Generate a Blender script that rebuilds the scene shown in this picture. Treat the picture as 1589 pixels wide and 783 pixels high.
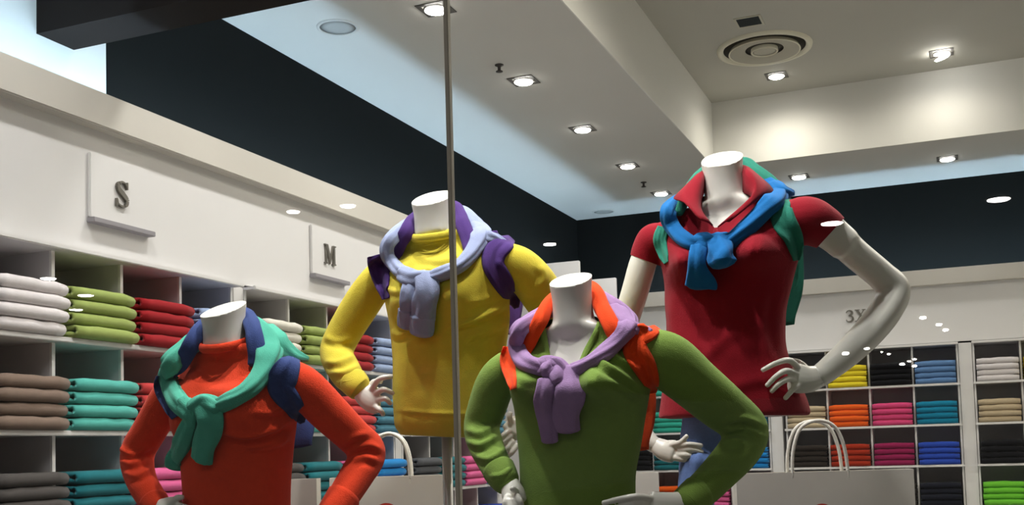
import bpy, bmesh, math, random
import numpy as np
from mathutils import Vector, Matrix, noise
from mathutils.bvhtree import BVHTree
random.seed(7)
for o in list(bpy.data.objects): bpy.data.objects.remove(o)
scene = bpy.context.scene
C = scene.collection

# ------------------------------------------------------------------ camera
EYE = 1.55
YAW, PITCH, ROLL, FPX, PX, PY = .38507, .05993, -.02872, 1703.9, 794.5, 596.0
def cam_axes():
    f = Vector((-math.sin(YAW)*math.cos(PITCH), math.cos(YAW)*math.cos(PITCH), math.sin(PITCH)))
    r = Vector((math.cos(YAW), math.sin(YAW), 0)); u = r.cross(f)
    return math.cos(ROLL)*r + math.sin(ROLL)*u, -math.sin(ROLL)*r + math.cos(ROLL)*u, f
CR, CU, CF = cam_axes()
CAM = Vector((0, 0, EYE))
cd = bpy.data.cameras.new('camera'); cam = bpy.data.objects.new('camera', cd); C.objects.link(cam)
cam.matrix_world = Matrix(((CR.x, CU.x, -CF.x, 0), (CR.y, CU.y, -CF.y, 0), (CR.z, CU.z, -CF.z, EYE), (0, 0, 0, 1)))
cd.sensor_fit = 'HORIZONTAL'; cd.sensor_width = 36; cd.lens = FPX/1589*36
cd.shift_y = (PY-391.5)/1589; cd.clip_start = .05; cd.clip_end = 100
scene.camera = cam

# ------------------------------------------------------------------ world and exposure
w = bpy.data.worlds.new('world'); scene.world = w; w.use_nodes = True
w.node_tree.nodes['Background'].inputs[0].default_value = (.62, .60, .55, 1)
w.node_tree.nodes['Background'].inputs[1].default_value = .05
vs = scene.view_settings
vs.view_transform = 'Standard'; vs.look = 'None'; vs.gamma = 1; vs.use_curve_mapping = False
vs.exposure = 0.25
P_DOWN, P_TRAY, P_WINDOW, E_COVE, E_DISC = 47, 100, 84, 8.5, 30

# ------------------------------------------------------------------ helpers
def ray(px, py): return CF + CR*((px-PX)/FPX) + CU*((PY-py)/FPX)
def W(px, py, dep): return CAM + ray(px, py)*dep
def proj_np(P):
    Q = P - np.array(CAM); x = Q@np.array(CR); y = Q@np.array(CU); z = Q@np.array(CF)
    return PX+FPX*x/z, PY-FPX*y/z, z

MATS = {}
def mat(name, col, rough=.6, metal=0, noise_amt=0, nscale=30, bump=0, bscale=200, spec=.5, emit=None, sheen=0):
    if name in MATS: return MATS[name]
    m = bpy.data.materials.new(name); m.use_nodes = True; nt = m.node_tree; b = nt.nodes['Principled BSDF']
    b.inputs['Base Color'].default_value = (*col, 1); b.inputs['Roughness'].default_value = rough
    b.inputs['Metallic'].default_value = metal; b.inputs['Specular IOR Level'].default_value = spec
    if sheen: b.inputs['Sheen Weight'].default_value = sheen
    tc = nt.nodes.new('ShaderNodeTexCoord')
    if noise_amt:
        n = nt.nodes.new('ShaderNodeTexNoise'); n.inputs['Scale'].default_value = nscale; n.inputs['Detail'].default_value = 3
        nt.links.new(tc.outputs['Object'], n.inputs['Vector'])
        mx = nt.nodes.new('ShaderNodeMixRGB'); mx.blend_type = 'MIX'
        mx.inputs[1].default_value = (*[c*(1-noise_amt) for c in col], 1); mx.inputs[2].default_value = (*[min(1, c*(1+noise_amt)) for c in col], 1)
        nt.links.new(n.outputs['Fac'], mx.inputs[0]); nt.links.new(mx.outputs[0], b.inputs['Base Color'])
    if bump:
        n = nt.nodes.new('ShaderNodeTexNoise'); n.inputs['Scale'].default_value = bscale; n.inputs['Detail'].default_value = 2
        nt.links.new(tc.outputs['Object'], n.inputs['Vector'])
        bp = nt.nodes.new('ShaderNodeBump'); bp.inputs['Strength'].default_value = bump; bp.inputs['Distance'].default_value = .004
        nt.links.new(n.outputs['Fac'], bp.inputs['Height']); nt.links.new(bp.outputs[0], b.inputs['Normal'])
    if emit:
        b.inputs['Emission Color'].default_value = (*emit[0], 1); b.inputs['Emission Strength'].default_value = emit[1]
    MATS[name] = m; return m
def srgb(r, g, b): return tuple(((c/255)/12.92 if c/255 < .04045 else ((c/255+.055)/1.055)**2.4) for c in (r, g, b))
def knit(name, rgb): return mat('knit '+name, srgb(*rgb), .92, noise_amt=.08, nscale=60, bump=.35, bscale=420, spec=.15, sheen=.08)

M_CEIL = mat('ceiling paint', srgb(205, 203, 196), .85, noise_amt=.02, nscale=4)
M_WALL = mat('white wall paint', srgb(225, 224, 218), .8, noise_amt=.02, nscale=5)
M_BLACK = mat('black wall paint', srgb(24, 25, 24), .9, noise_amt=.06, nscale=3, spec=.05)
M_BEAM = mat('dark brown beam', srgb(30, 25, 23), .8, noise_amt=.08, nscale=4, spec=.08)
M_LAM = mat('white laminate', srgb(228, 226, 224), .4, noise_amt=.015, nscale=8)
M_CORN = mat('beige cornice paint', srgb(205, 200, 190), .7, noise_amt=.02, nscale=8)
M_DARK = mat('charcoal laminate', srgb(205, 203, 206), .6, noise_amt=.06, nscale=9)
M_FLOOR = mat('grey floor tile', srgb(160, 160, 160), .35, noise_amt=.06, nscale=2)
M_GREY = mat('grey letter metal', srgb(128, 124, 116), .4, metal=.6)
M_FRAME = mat('dark lamp frame', srgb(75, 72, 68), .5, metal=.3)
M_DISC = mat('lamp lens', (1, 1, 1), .5, emit=((1, .97, .92), E_DISC))
M_MDISC = mat('mall lamp lens', (1, 1, 1), .5, emit=((1, .97, .92), 40))
M_TUBE = mat('cove tube', (1, 1, 1), .5, emit=((.50, .74, 1), E_COVE*8))
M_STEEL = mat('brushed steel', srgb(185, 185, 183), .35, metal=.45, noise_amt=.05, nscale=80)
M_JOINT = mat('glass joint', srgb(205, 196, 178), .5, noise_amt=.1, nscale=20)
M_SKIN = mat('mannequin gloss white', srgb(226, 224, 214), .32, noise_amt=.012, nscale=10)
M_BAG = mat('pale paper', srgb(205, 200, 190), .75, noise_amt=.03, nscale=20)
M_ROPE = mat('white cord', srgb(225, 222, 212), .8, bump=.4, bscale=300)
M_RED = mat('red print', srgb(190, 50, 35), .7)
M_JEAN = mat('blue denim', srgb(96, 122, 178), .9, noise_amt=.14, nscale=120, bump=.3, bscale=350)
M_SPK = mat('speaker mesh', srgb(165, 165, 160), .8, noise_amt=.1, nscale=300)
M_DUCT = mat('dark duct', srgb(20, 30, 35), .9)
M_DIFF = mat('diffuser cream metal', srgb(190, 186, 168), .5)

def link(me, name, m, parent=None, smooth=False):
    me.name = name
    if m is not None: me.materials.clear(); me.materials.append(m)
    o = bpy.data.objects.new(name, me); C.objects.link(o)
    if parent: o.parent = parent; o.matrix_parent_inverse = parent.matrix_world.inverted()
    if smooth:
        for p in me.polygons: p.use_smooth = True
    return o
def mk(name, V, F, m, parent=None, smooth=False):
    me = bpy.data.meshes.new(name); me.from_pydata([tuple(v) for v in V], [], F); me.update()
    bm = bmesh.new(); bm.from_mesh(me); bmesh.ops.recalc_face_normals(bm, faces=bm.faces); bm.to_mesh(me); bm.free()
    return link(me, name, m, parent, smooth)
def boxvf(x0, x1, y0, y1, z0, z1):
    V = [(x, y, z) for z in (z0, z1) for y in (y0, y1) for x in (x0, x1)]
    return V, [(0, 2, 3, 1), (4, 5, 7, 6), (0, 1, 5, 4), (2, 6, 7, 3), (0, 4, 6, 2), (1, 3, 7, 5)]
def box(name, x0, x1, y0, y1, z0, z1, m, parent=None, bevel=0):   # z relative to eye height
    V, F = boxvf(min(x0, x1), max(x0, x1), min(y0, y1), max(y0, y1), z0+EYE, z1+EYE)
    o = mk(name, V, F, m, parent)
    if bevel:
        bm = bmesh.new(); bm.from_mesh(o.data); bmesh.ops.bevel(bm, geom=bm.edges[:], offset=bevel, segments=2, affect='EDGES'); bm.to_mesh(o.data); bm.free()
    return o
def tag(o, label=None, cat=None, group=None, kind=None):
    if label: o['label'] = label
    if cat: o['category'] = cat
    if group: o['group'] = group
    if kind: o['kind'] = kind
    return o
def empty(name, loc, label=None, cat=None, group=None, kind=None):
    o = bpy.data.objects.new(name, None); C.objects.link(o); o.location = loc; o.empty_display_size = .05
    bpy.context.view_layer.update()
    return tag(o, label, cat, group, kind)
def struct(o): o['kind'] = 'structure'; return o
def lathe(prof, n=32, cap=True):                                   # (r, z) profile about z
    V = []; F = []
    for r, z in prof:
        for i in range(n): a = 2*math.pi*i/n; V.append((r*math.cos(a), r*math.sin(a), z))
    for k in range(len(prof)-1):
        for i in range(n): j = (i+1) % n; F.append((k*n+i, k*n+j, (k+1)*n+j, (k+1)*n+i))
    if cap: F.append(tuple(range(n))[::-1]); F.append(tuple(range((len(prof)-1)*n, len(prof)*n)))
    return V, F
def shift(V, p): return [(v[0]+p[0], v[1]+p[1], v[2]+p[2]) for v in V]
def catmull(pts, n):
    pts = [np.array(p, float) for p in pts]
    if len(pts) == 2: return [pts[0]+(pts[1]-pts[0])*t for t in np.linspace(0, 1, n)]
    P = [2*pts[0]-pts[1]]+pts+[2*pts[-1]-pts[-2]]; out = []
    m = len(pts)-1
    for t in np.linspace(0, m, n):
        i = min(int(t), m-1); u = t-i; a, b, c, d = P[i:i+4]
        out.append(.5*((2*b)+(-a+c)*u+(2*a-5*b+4*c-d)*u*u+(-a+3*b-3*c+d)*u**3))
    return out

# ------------------------------------------------------------------ the setting
XL, XB = -3.2, -3.59          # left shelving plane, left wall plane
YB, YW = 10.4, 10.79          # back shelving plane, back wall plane
H, HT = 2.376, 2.938          # ceiling and tray above the eye
TX, TY = -1.844, 9.31         # tray edges
XR = 3.4
struct(box('floor', XB-.1, XR, 1.0, YW+.1, -EYE-.05, -EYE, M_FLOOR))
struct(box('floor_mall', -14, 14, -60, .98, -EYE-.05, -EYE, M_FLOOR))
struct(box('wall_left', XB-.12, XB, 3.948, YW, -EYE, H, M_BLACK))
struct(box('wall_left_front', XB-.12, XB, 1.0, 3.946, -EYE, H, M_WALL))
struct(box('wall_back', XB-.12, XR, YW, YW+.12, -EYE, H, M_BLACK))
struct(box('wall_right', XR, XR+.12, 1.0, YW+.12, -EYE, HT, M_WALL))
ce = empty('ceiling', (0, 0, EYE+H), kind='structure')
box('ceiling_slab', XB-.12, TX, 1.0, YW+.12, H, H+.1, M_CEIL, ce)
box('ceiling_slab', TX, XR, TY, YW+.12, H, H+.1, M_CEIL, ce)
box('ceiling_slab', TX, XR, 1.0, 3.6, H, H+.1, M_CEIL, ce)
box('tray_side', TX-.05, TX, 3.6, TY+.05, H+.1, HT, M_CEIL, ce)
box('tray_side', TX, XR, TY, TY+.05, H+.1, HT, M_CEIL, ce)
# finished faces of the tray step
box('tray_face', TX-.004, TX+.004, 3.6, TY+.004, H-.001, HT, M_WALL, ce)
box('tray_face', TX, XR, TY-.004, TY+.004, H-.001, HT, M_WALL, ce)
box('tray_side', TX, XR, 3.55, 3.6, H+.1, HT, M_CEIL, ce)
box('tray_ceiling', TX-.05, XR, 3.5, TY+.05, HT, HT+.08, mat('darkened ceiling paint', srgb(186, 184, 174), .85, noise_amt=.02, nscale=4), ce)  # darker copy of the ceiling paint; dimmer light up here put into its colour
struct(box('trim_1', XB, XR, 3.53, 3.745, 1.845, H, M_BEAM))
tp = struct(box('trim_2', -3.4, 2.6, 1.34, 3.5, -EYE, -.93, mat('dark platform carpet', srgb(66, 64, 62), .95, noise_amt=.1, nscale=60)))     # display platform
# mall ceiling over the camera
struct(box('ceiling_mall', -14, 14, -60, 1.2, 2.5, 2.6, mat('mall ceiling', srgb(120, 112, 100), .9)))

# ---- cove: cornice with a trough and a tube, header boards
def cornice(nm, axis, a0, a1, front, wall):
    t = empty(nm, (0, 0, EYE+1.36), kind='structure')
    s = 1 if wall > front else -1
    def bb(n, d0, d1, z0, z1, m, bev=0):
        if axis == 'y': box(n, front+s*d0, front+s*d1, a0, a1, z0, z1, m, t, bev)
        else: box(n, a0, a1, front+s*d0, front+s*d1, z0, z1, m, t, bev)
    dep = abs(wall-front)
    bb('cornice_lip', 0, .02, 1.352, 1.492, M_CORN, .003)
    bb('cornice_tray', .02, dep-.002, 1.352, 1.364, M_CORN)
    bb('cove_tube', .036, .052, 1.366, 1.382, M_TUBE)
    return t
cornice('trim_3', 'y', 1.6, 10.25, -3.14, XB)
cornice('trim_4', 'x', -3.0, XR-.05, 10.34, YW)
struct(box('trim_5', -3.225, -3.205, 1.6, 7.66, .845, 1.352, M_LAM))
struct(box('trim_6', -3.0, XR-.05, 10.405, 10.425, .845, 1.352, M_LAM))

# ---- shelving
ROWZ = [.832, .476, .12, -.237, -.593, -.95, -1.30]
CW = .3735
def shelving(axis, start, front, label, cells=4):
    """axis y: unit runs along y on the left wall; axis x: runs along x on the back wall."""
    t = empty('shelving_unit', ((front, start, 0) if axis == 'y' else (start, front, 0)), label, 'shelving', 'wall shelving units')
    s = -1 if axis == 'y' else 1
    def bb(n, a0, a1, d0, d1, z0, z1, m, par=t, bev=0):
        if axis == 'y': return box(n, front+s*d0, front+s*d1, start+a0, start+a1, z0, z1, m, par, bev)
        return box(n, start+a0, start+a1, front+s*d0, front+s*d1, z0, z1, m, par, bev)
    L = cells*CW
    bb('back_panel', -.012, L+.012, .355, .375, ROWZ[-1], ROWZ[0]+.012, M_DARK)
    for i in range(cells+1):
        d = bb('divider', i*CW-.007, i*CW+.007, .012, .355, ROWZ[-1], ROWZ[0], M_DARK)
        bb('divider_edge', i*CW-.008, i*CW+.008, 0, .012, ROWZ[-1], ROWZ[0], M_LAM, d)
    for k, z in enumerate(ROWZ):
        d = bb('shelf', -.012, L+.012, -.05, .355, z-.014, z-.001, M_DARK if k == 0 else M_LAM)
        bb('shelf_edge', -.012, L+.012, -.068, -.05, z-.016, z+.004, M_LAM, d, .003)
    bb('plinth', -.012, L+.012, .0, .355, -EYE, ROWZ[-1]-.016, M_LAM)
    return t
def pilaster(axis, a, wdt, front, label):
    s = -1 if axis == 'y' else 1
    if axis == 'y': o = box('shelf_pilaster', front, front-.375, a, a+wdt, -EYE, .829, M_LAM, None, .004)
    else: o = box('shelf_pilaster', a, a+wdt, front, front+.375, -EYE, .829, M_LAM, None, .004)
    return tag(o, label, 'pilaster', 'white pilasters between shelving units')
GL = [2.853, 4.457, 6.061]
GB = [-3.13, -1.478, .148]
for s, n in zip(GL, ('under the S sign', 'under the M sign', 'behind the yellow sweater mannequin and its pole')):
    shelving('y', s, XL, 'white edged dark cubby shelving on left wall ' + n)
for s, n in zip(GB, ('seen between the green and the red mannequins', 'under the 3X sign', 'at the far right edge')):
    shelving('x', s, YB, 'white edged dark cubby shelving on back wall ' + n, 4 if s > -3 else 4)
for s, n in zip(GL, ('left of the orange sweater mannequin neck', 'behind the yellow sweater hand', 'at the far end of the left shelving')):
    pilaster('y', s+4*CW+.012, .085, XL, 'narrow white upright pilaster on left wall ' + n)
for s, n in zip(GB, ('just behind the red polo hem', 'beside the white sweater stack', 'beyond the right edge')):
    pilaster('x', s+4*CW+.012, .108, YB, 'narrow white upright pilaster on back wall ' + n)
# fitting room partitions at the far end of the left wall
for y, n in ((8.34, 'nearer'), (9.36, 'farther')):
    tag(box('partition_panel', -3.58, -2.77, y, y+.04, -EYE, 1.35 if False else 1.51, M_LAM, None, .004), 'plain white upright partition panel against the black wall, the %s of two' % n, 'partition', 'partition panels')

# ---- size signs
def text_mesh(s, size, depth, bevel=0):
    cu = bpy.data.curves.new('txt', 'FONT'); cu.body = s; cu.size = size; cu.extrude = depth; cu.align_x = 'CENTER'; cu.align_y = 'CENTER'; cu.offset = .0018
    o = bpy.data.objects.new('txt', cu); C.objects.link(o)
    dg = bpy.context.evaluated_depsgraph_get(); me = bpy.data.meshes.new_from_object(o.evaluated_get(dg)); bpy.data.objects.remove(o)
    return me
def serif_letter(ch):
    """Bold serif letter outlines, unit height, as lists of thick strokes (quads)."""
    q = []
    def r(x0, y0, x1, y1): q.append([(x0, y0), (x1, y0), (x1, y1), (x0, y1)])
    if ch == 'M':
        r(.02, 0, .26, .06); r(.74, 0, 1.06, .06); r(.02, .94, .28, 1); r(.80, .94, 1.06, 1)
        r(.10, .06, .16, .94); r(.82, .06, .98, .94)
        q.append([(.10, 1), (.30, 1), (.60, .22), (.50, 0)]); q.append([(.50, 0), (.58, .18), (.84, 1), (.80, 1)])
    if ch == 'X':
        r(0, 0, .30, .06); r(.52, 0, .92, .06); r(0, .94, .40, 1); r(.58, .94, .88, 1)
        q.append([(.08, .95), (.30, .95), (.84, .05), (.62, .05)]); q.append([(.70, .95), (.78, .95), (.20, .05), (.12, .05)])
    if ch == 'L':
        r(.02, 0, .70, .06); r(.02, .94, .44, 1); r(.14, .06, .32, .94); q.append([(.58, .06), (.70, .06), (.74, .34), (.68, .34)])
    def stroke(pts, wd):
        for i in range(len(pts)-1):
            (x0, y0), (x1, y1) = pts[i], pts[i+1]; dx, dy = x1-x0, y1-y0; l = math.hypot(dx, dy); nx, ny = -dy/l, dx/l
            a, b = wd[i]/2, wd[i+1]/2
            q.append([(x0+nx*a, y0+ny*a), (x1+nx*b, y1+ny*b), (x1-nx*b, y1-ny*b), (x0-nx*a, y0-ny*a)])
    if ch == 'S':
        c = catmull([(.60, .74), (.52, .92), (.33, .975), (.14, .88), (.12, .72), (.26, .58), (.46, .45), (.60, .28), (.54, .10), (.33, .025), (.12, .09), (.04, .28)], 40)
        stroke([tuple(p) for p in c], [.03+.17*math.exp(-((i-19.5)/11)**2) for i in range(40)])
        r(.58, .72, .63, 1); r(.02, 0, .07, .30)
    if ch == '3':
        c = catmull([(.06, .78), (.16, .93), (.34, .97), (.52, .86), (.50, .66), (.26, .53), (.50, .46), (.60, .26), (.50, .08), (.28, .03), (.10, .08), (.06, .2)], 40)
        stroke([tuple(p) for p in c], [.06+.12*math.exp(-((i-12)/4)**2)+.12*math.exp(-((i-26)/5)**2) for i in range(40)])
    return q
def letter_obj(s, height, org, ax, up, nrm, parent, m):
    x = 0; wds = {'S': .68, 'M': 1.08, 'X': .92, 'L': .76, '3': .66}
    tot = sum(wds[c]+.10 for c in s)-.10
    for ch in s:
        V = []; F = []
        for qi, q in enumerate(serif_letter(ch)):
            b = len(V); th = .012+.0004*(qi % 5)
            for d in (0, th):
                for (u, v) in q: V.append(org+ax*((x+u-tot/2)*height)+up*((v-.5)*height)+nrm*d)
            F += [(b, b+1, b+2, b+3), (b+4, b+5, b+6, b+7)]+[(b+i, b+(i+1) % 4, b+4+(i+1) % 4, b+4+i) for i in range(4)]
        mk('letter', V, F, m, parent)
        x += wds[ch]+.10
UP = Vector((0, 0, 1))
def size_sign(s, axis, a, label):
    if axis == 'y':
        t = empty('size_sign', (-3.2, a, EYE+.97), label, 'sign', 'garment size signs')
        box('sign_board', -3.204, -3.188, a-.178, a+.178, .985, 1.25, M_LAM, t, .003)
        box('sign_ledge', -3.204, -3.165, a-.182, a+.182, .962, .983, mat('sign ledge', srgb(150, 146, 150), .5), t, .002)
        letter_obj(s, .108, Vector((-3.188, a-.005, EYE+1.11)), Vector((0, 1, 0)), UP, Vector((1, 0, 0)), t, M_GREY)
    else:
        t = empty('size_sign', (a, YB, EYE+.97), label, 'sign', 'garment size signs')
        box('sign_board', a-.178, a+.178, YB-.004, YB+.004, .985, 1.25, M_LAM, t, .001)
        letter_obj(s, .108, Vector((a-.02, YB-.004, EYE+1.132)), Vector((1, 0, 0)), UP, Vector((0, -1, 0)), t, M_GREY)
size_sign('S', 'y', 3.59, 'square white sign board with grey metal letter S')
size_sign('M', 'y', 5.225, 'square white sign board with grey metal letter M')
size_sign('3XL', 'x', -.752, 'white sign board reading 3X partly hidden by the red mannequin forearm')

# ---- folded sweaters
def sweater_mesh(width, depth, h, seed, notch=False):
    """A folded knit lying flat: rounded fold at the front (+u), open slit inside, v = width, w = height."""
    rnd = random.Random(seed); nv = 7
    r = h/2; prof = []
    prof += [(-depth, .10*h), (-depth*.5, 0), (-r*1.2, .0)]
    for a in (-70, -40, -10, 20, 50, 75): prof.append((-r+r*math.cos(math.radians(a))*1.05, r+r*math.sin(math.radians(a))))
    prof += [(-r*1.2, h), (-depth*.5, h*.99), (-depth, .90*h)]
    inner = [(-depth, .62*h), (-depth*.5, .56*h), (-r*1.7, .56*h)]
    for a in (60, 0, -60): inner.append((-r*1.05+r*.5*math.cos(math.radians(a)), r+r*.5*math.sin(math.radians(a))))
    inner += [(-r*1.7, .46*h), (-depth*.5, .46*h), (-depth, .40*h)]
    n1, n2 = len(prof), len(inner); n = n1+n2; V = []; F = []
    for k in range(nv):
        v = k/(nv-1); sag = rnd.uniform(-.05, .05)*h; pull = rnd.uniform(-.004, .003)
        if k in (0, nv-1): pull -= .004
        mid = abs(v-.5) < .1
        for i, (u, z) in enumerate(prof+inner):
            uu = u+(pull if u > -depth*.4 else 0); zz = z
            if i < n1 and z > .6*h: zz = z+sag-(.10*h if k in (0, nv-1) else 0)+(.07*h if (notch and mid) else 0)
            if notch and mid and i < n1 and u > -r*1.1: uu -= .010
            V.append((uu, (v-.5)*width, zz))
    for k in range(nv-1):
        for i in range(n): F.append((k*n+i, k*n+(i+1) % n, (k+1)*n+(i+1) % n, (k+1)*n+i))
    for k in (0, nv-1):
        b = k*n
        for i in range(n1-1):
            j = min(n2-2, int((n1-1-i-.001)*(n2-1)/(n1-1)))
        # end caps: lower limb, fold, upper limb as a fan strip between outer and inner outline
        out = list(range(b, b+n1)); inn = list(range(b+n1, b+n))[::-1]
        i = j = 0
        while i < n1-1 or j < n2-1:
            if j >= n2-1 or (i < n1-1 and (i+1)/(n1-1) <= (j+1)/(n2-1)): F.append((out[i], out[i+1], inn[j])); i += 1
            else: F.append((out[i], inn[j+1], inn[j])); j += 1
    me = bpy.data.meshes.new('folded_sweater'); me.from_pydata(V, [], F); me.update()
    bm = bmesh.new(); bm.from_mesh(me); bmesh.ops.recalc_face_normals(bm, faces=bm.faces); bm.to_mesh(me); bm.free()
    for p in me.polygons: p.use_smooth = True
    return me
SW_L = [sweater_mesh(.338, .29, .049, i) for i in range(4)]
SW_B = [sweater_mesh(.335, .29, .049, 10+i, True) for i in range(4)]
COL = dict(white=(222, 216, 216), cream=(222, 218, 205), olive=(150, 165, 92), red=(152, 28, 34), lightblue=(150, 168, 202), taupe=(122, 104, 92), teal=(84, 172, 160), salmon=(190, 62, 62), steel=(70, 122, 142),
  charcoal=(72, 68, 66), darkteal=(28, 104, 112), pink=(205, 92, 142), blue=(32, 128, 196), graphite=(78, 80, 84), yellow=(226, 205, 48), black=(20, 20, 24), denim=(96, 132, 178), beige=(190, 172, 142), orange=(232, 96, 30), rose=(214, 72, 122),
  aqua=(22, 126, 160), umber=(48, 42, 38), rust=(158, 46, 24), wine=(142, 32, 78), royal=(44, 74, 172), navy=(28, 30, 40), lime=(112, 196, 58), jade=(52, 168, 146), maroon=(110, 28, 34))
NICE = dict(lightblue='light blue', steel='steel blue', darkteal='dark teal', denim='denim blue', royal='royal blue', rose='rose pink', aqua='aqua blue', wine='wine red')
POS = ['bottom', 'third from the top', 'second from the top', 'topmost']
ORD = ['first', 'second', 'third', 'fourth']
SWM = {}
def stack(axis, gstart, cell, row, color, where, n=4):
    z = ROWZ[row+1]+EYE+.0052
    for k in range(n):
        rnd = random.Random(hash((axis, round(gstart*100), cell, row, k)) & 0xffff if False else int(abs(gstart)*1000)+cell*97+row*31+k*7+(5000 if axis == 'x' else 0))
        key = (axis, color, rnd.randrange(4))
        if key not in SWM:
            me = (SW_L if axis == 'y' else SW_B)[key[2]].copy(); me.materials.append(knit(color, COL[color])); SWM[key] = me
        o = bpy.data.objects.new('folded_sweater', SWM[key]); C.objects.link(o)
        c = gstart+(cell+.5)*CW+rnd.uniform(-.004, .004); f = .02+rnd.uniform(-.008, .008)
        if axis == 'y': o.location = (XL+.10+f-.02, c, z+k*.0503)
        else: o.location = (c, YB-.08-f+.02, z+k*.0503); o.rotation_euler.z = -math.pi/2
        o.rotation_euler.z += rnd.uniform(-.012, .012)
        nm = NICE.get(color, color)
        p = POS[k] if n == 4 else ['bottom', 'upper'][k]
        tag(o, '%s folded %s sweater, %s cubby %s, %s row' % (p, nm, ORD[cell], where, ['top', 'second', 'third', 'fourth'][row]), 'sweater', '%s sweaters stacked %s row %s' % (nm, where, ['one', 'two', 'three', 'four'][row]))
LROWS = [['white', 'olive', 'red', 'lightblue'], ['taupe', 'teal', 'salmon', 'steel'], ['charcoal', 'darkteal', 'pink', 'blue'], ['graphite', 'navy', 'wine', 'royal']]
for g, wh in zip(GL, ('under S sign', 'under M sign', 'behind yellow mannequin')):
    for r in range(4):
        if r == 3 and g < 5: continue
        for c in range(4):
            col = LROWS[r][c]
            if g > 4 and (r, c) == (0, 0): col = 'cream'
            if g > 6 and r == 2: col = ['graphite', 'darkteal', 'pink', 'blue'][c]
            stack('y', g, c, r, col, wh)
BR = [[['denim', 'jade', 'beige', 'steel'], ['cream', 'jade', 'taupe', 'aqua'], ['black', 'darkteal', 'umber', 'blue'], ['navy', 'orange', 'pink', 'wine']],
      [['graphite', 'yellow', 'black', 'denim'], ['beige', 'orange', 'rose', 'aqua'], ['umber', 'rust', 'wine', 'royal'], ['charcoal', 'maroon', 'umber', 'navy']],
      [['white', 'yellow', 'denim', 'red'], ['beige', 'maroon', 'teal', 'pink'], ['black', 'umber', 'navy', 'wine'], ['lime', 'olive', 'steel', 'rust']]]
for g, tab, wh in zip(GB, BR, ('behind green mannequin', 'under 3X sign', 'at far right')):
    for r in range(4):
        for c in range(4):
            if g > 0 and c > 1: continue
            stack('x', g, c, r, tab[r][c], wh)

# ---- ceiling lamps
def ring_square(s0, s1, z0, z1):
    V = []; F = []
    for z in (z0, z1):
        for s in (s0, s1): V += [(-s, -s, z), (s, -s, z), (s, s, z), (-s, s, z)]
    for i in range(4):
        j = (i+1) % 4
        F += [(i, j, 4+j, 4+i), (8+i, 8+j, 12+j, 12+i), (i, j, 8+j, 8+i), (4+i, 4+j, 12+j, 12+i)]
    return V, F
def spot(name, loc, power, ang, blend, parent, target=None, col=(1, .98, .955), rad=.05):
    ld = bpy.data.lights.new(name, 'SPOT'); ld.energy = power; ld.spot_size = math.radians(ang); ld.spot_blend = blend; ld.color = col; ld.shadow_soft_size = rad
    o = bpy.data.objects.new(name, ld); C.objects.link(o); o.location = loc
    if target is not None: o.rotation_euler = (Vector(target)-Vector(loc)).to_track_quat('-Z', 'Y').to_euler()
    o.parent = parent; o.matrix_parent_inverse = parent.matrix_world.inverted(); return o
def downlight(x, y, zc, power, label, group, ang=150, target=None, tilt=None, col=(1, .98, .955)):
    z = EYE+zc; t = empty('ceiling_downlight', (x, y, z), label, 'ceiling light', group)
    V, F = ring_square(.060, .085, -.004, .0); mk('lamp_frame', shift(V, (x, y, z)), F, M_FRAME, t)
    V, F = lathe([(.068, -.002), (.060, -.010), (.058, -.004)], 28, False); mk('lamp_bezel', shift(V, (x, y, z)), F, M_FRAME, t, True)
    V, F = lathe([(.060, -.012), (.052, -.018), (.02, -.022)], 28); o = mk('lamp_lens', V, F, M_DISC, t, True)
    o.parent = None; o.location = (x, y, z)
    if tilt: o.rotation_euler = tilt; o.location.z -= .025
    bpy.context.view_layer.update(); o.parent = t; o.matrix_parent_inverse = t.matrix_world.inverted()
    spot('lamp_light', (x, y, z-.05), power, ang, 1.0, t, target if target else (x, y, z-2), col)
    return t
nmz = ['above the seam in the glass', 'second along the left ceiling, by a sprinkler', 'third along the left ceiling', 'fourth along the left ceiling', 'nearest the back corner, by a sprinkler']
downlight(-2.49, 4.0, H, P_DOWN, 'recessed lamp above the picture over the S sign', 'recessed lamps in the lower ceiling')
downlight(-2.49, 2.75, H, P_DOWN*1.3, 'added fill lamp above the picture in front of the dark beam', 'recessed lamps in the lower ceiling')  # added lamp, brightens the header and shelves by the S sign
for (y, n) in zip((5.209, 6.493, 7.692, 8.891, 10.02), nmz):
    downlight(-2.49, y, H, P_DOWN*(.35 if y > 10 else 1), 'bright round lamp in square recess, ' + n, 'recessed lamps in the lower ceiling')
downlight(-1.219, 10.0, H, P_DOWN*.3, 'bright recessed lamp in lower ceiling just right of the red mannequin neck', 'recessed lamps in the lower ceiling')
downlight(.02, 9.97, H, P_DOWN*.3, 'dimmer recessed lamp in lower ceiling near the right edge', 'recessed lamps in the lower ceiling')
downlight(-1.217, 8.84, HT, P_TRAY*.35, 'round lamp in the raised ceiling beside the air diffuser', 'lamps in the raised ceiling', ang=168, col=(1, .93, .80))
downlight(.017, 8.90, HT, P_TRAY*.35, 'tilted round lamp in the raised ceiling far right', 'lamps in the raised ceiling', ang=168, col=(1, .93, .80), tilt=(.5, -.35, 0))
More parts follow.
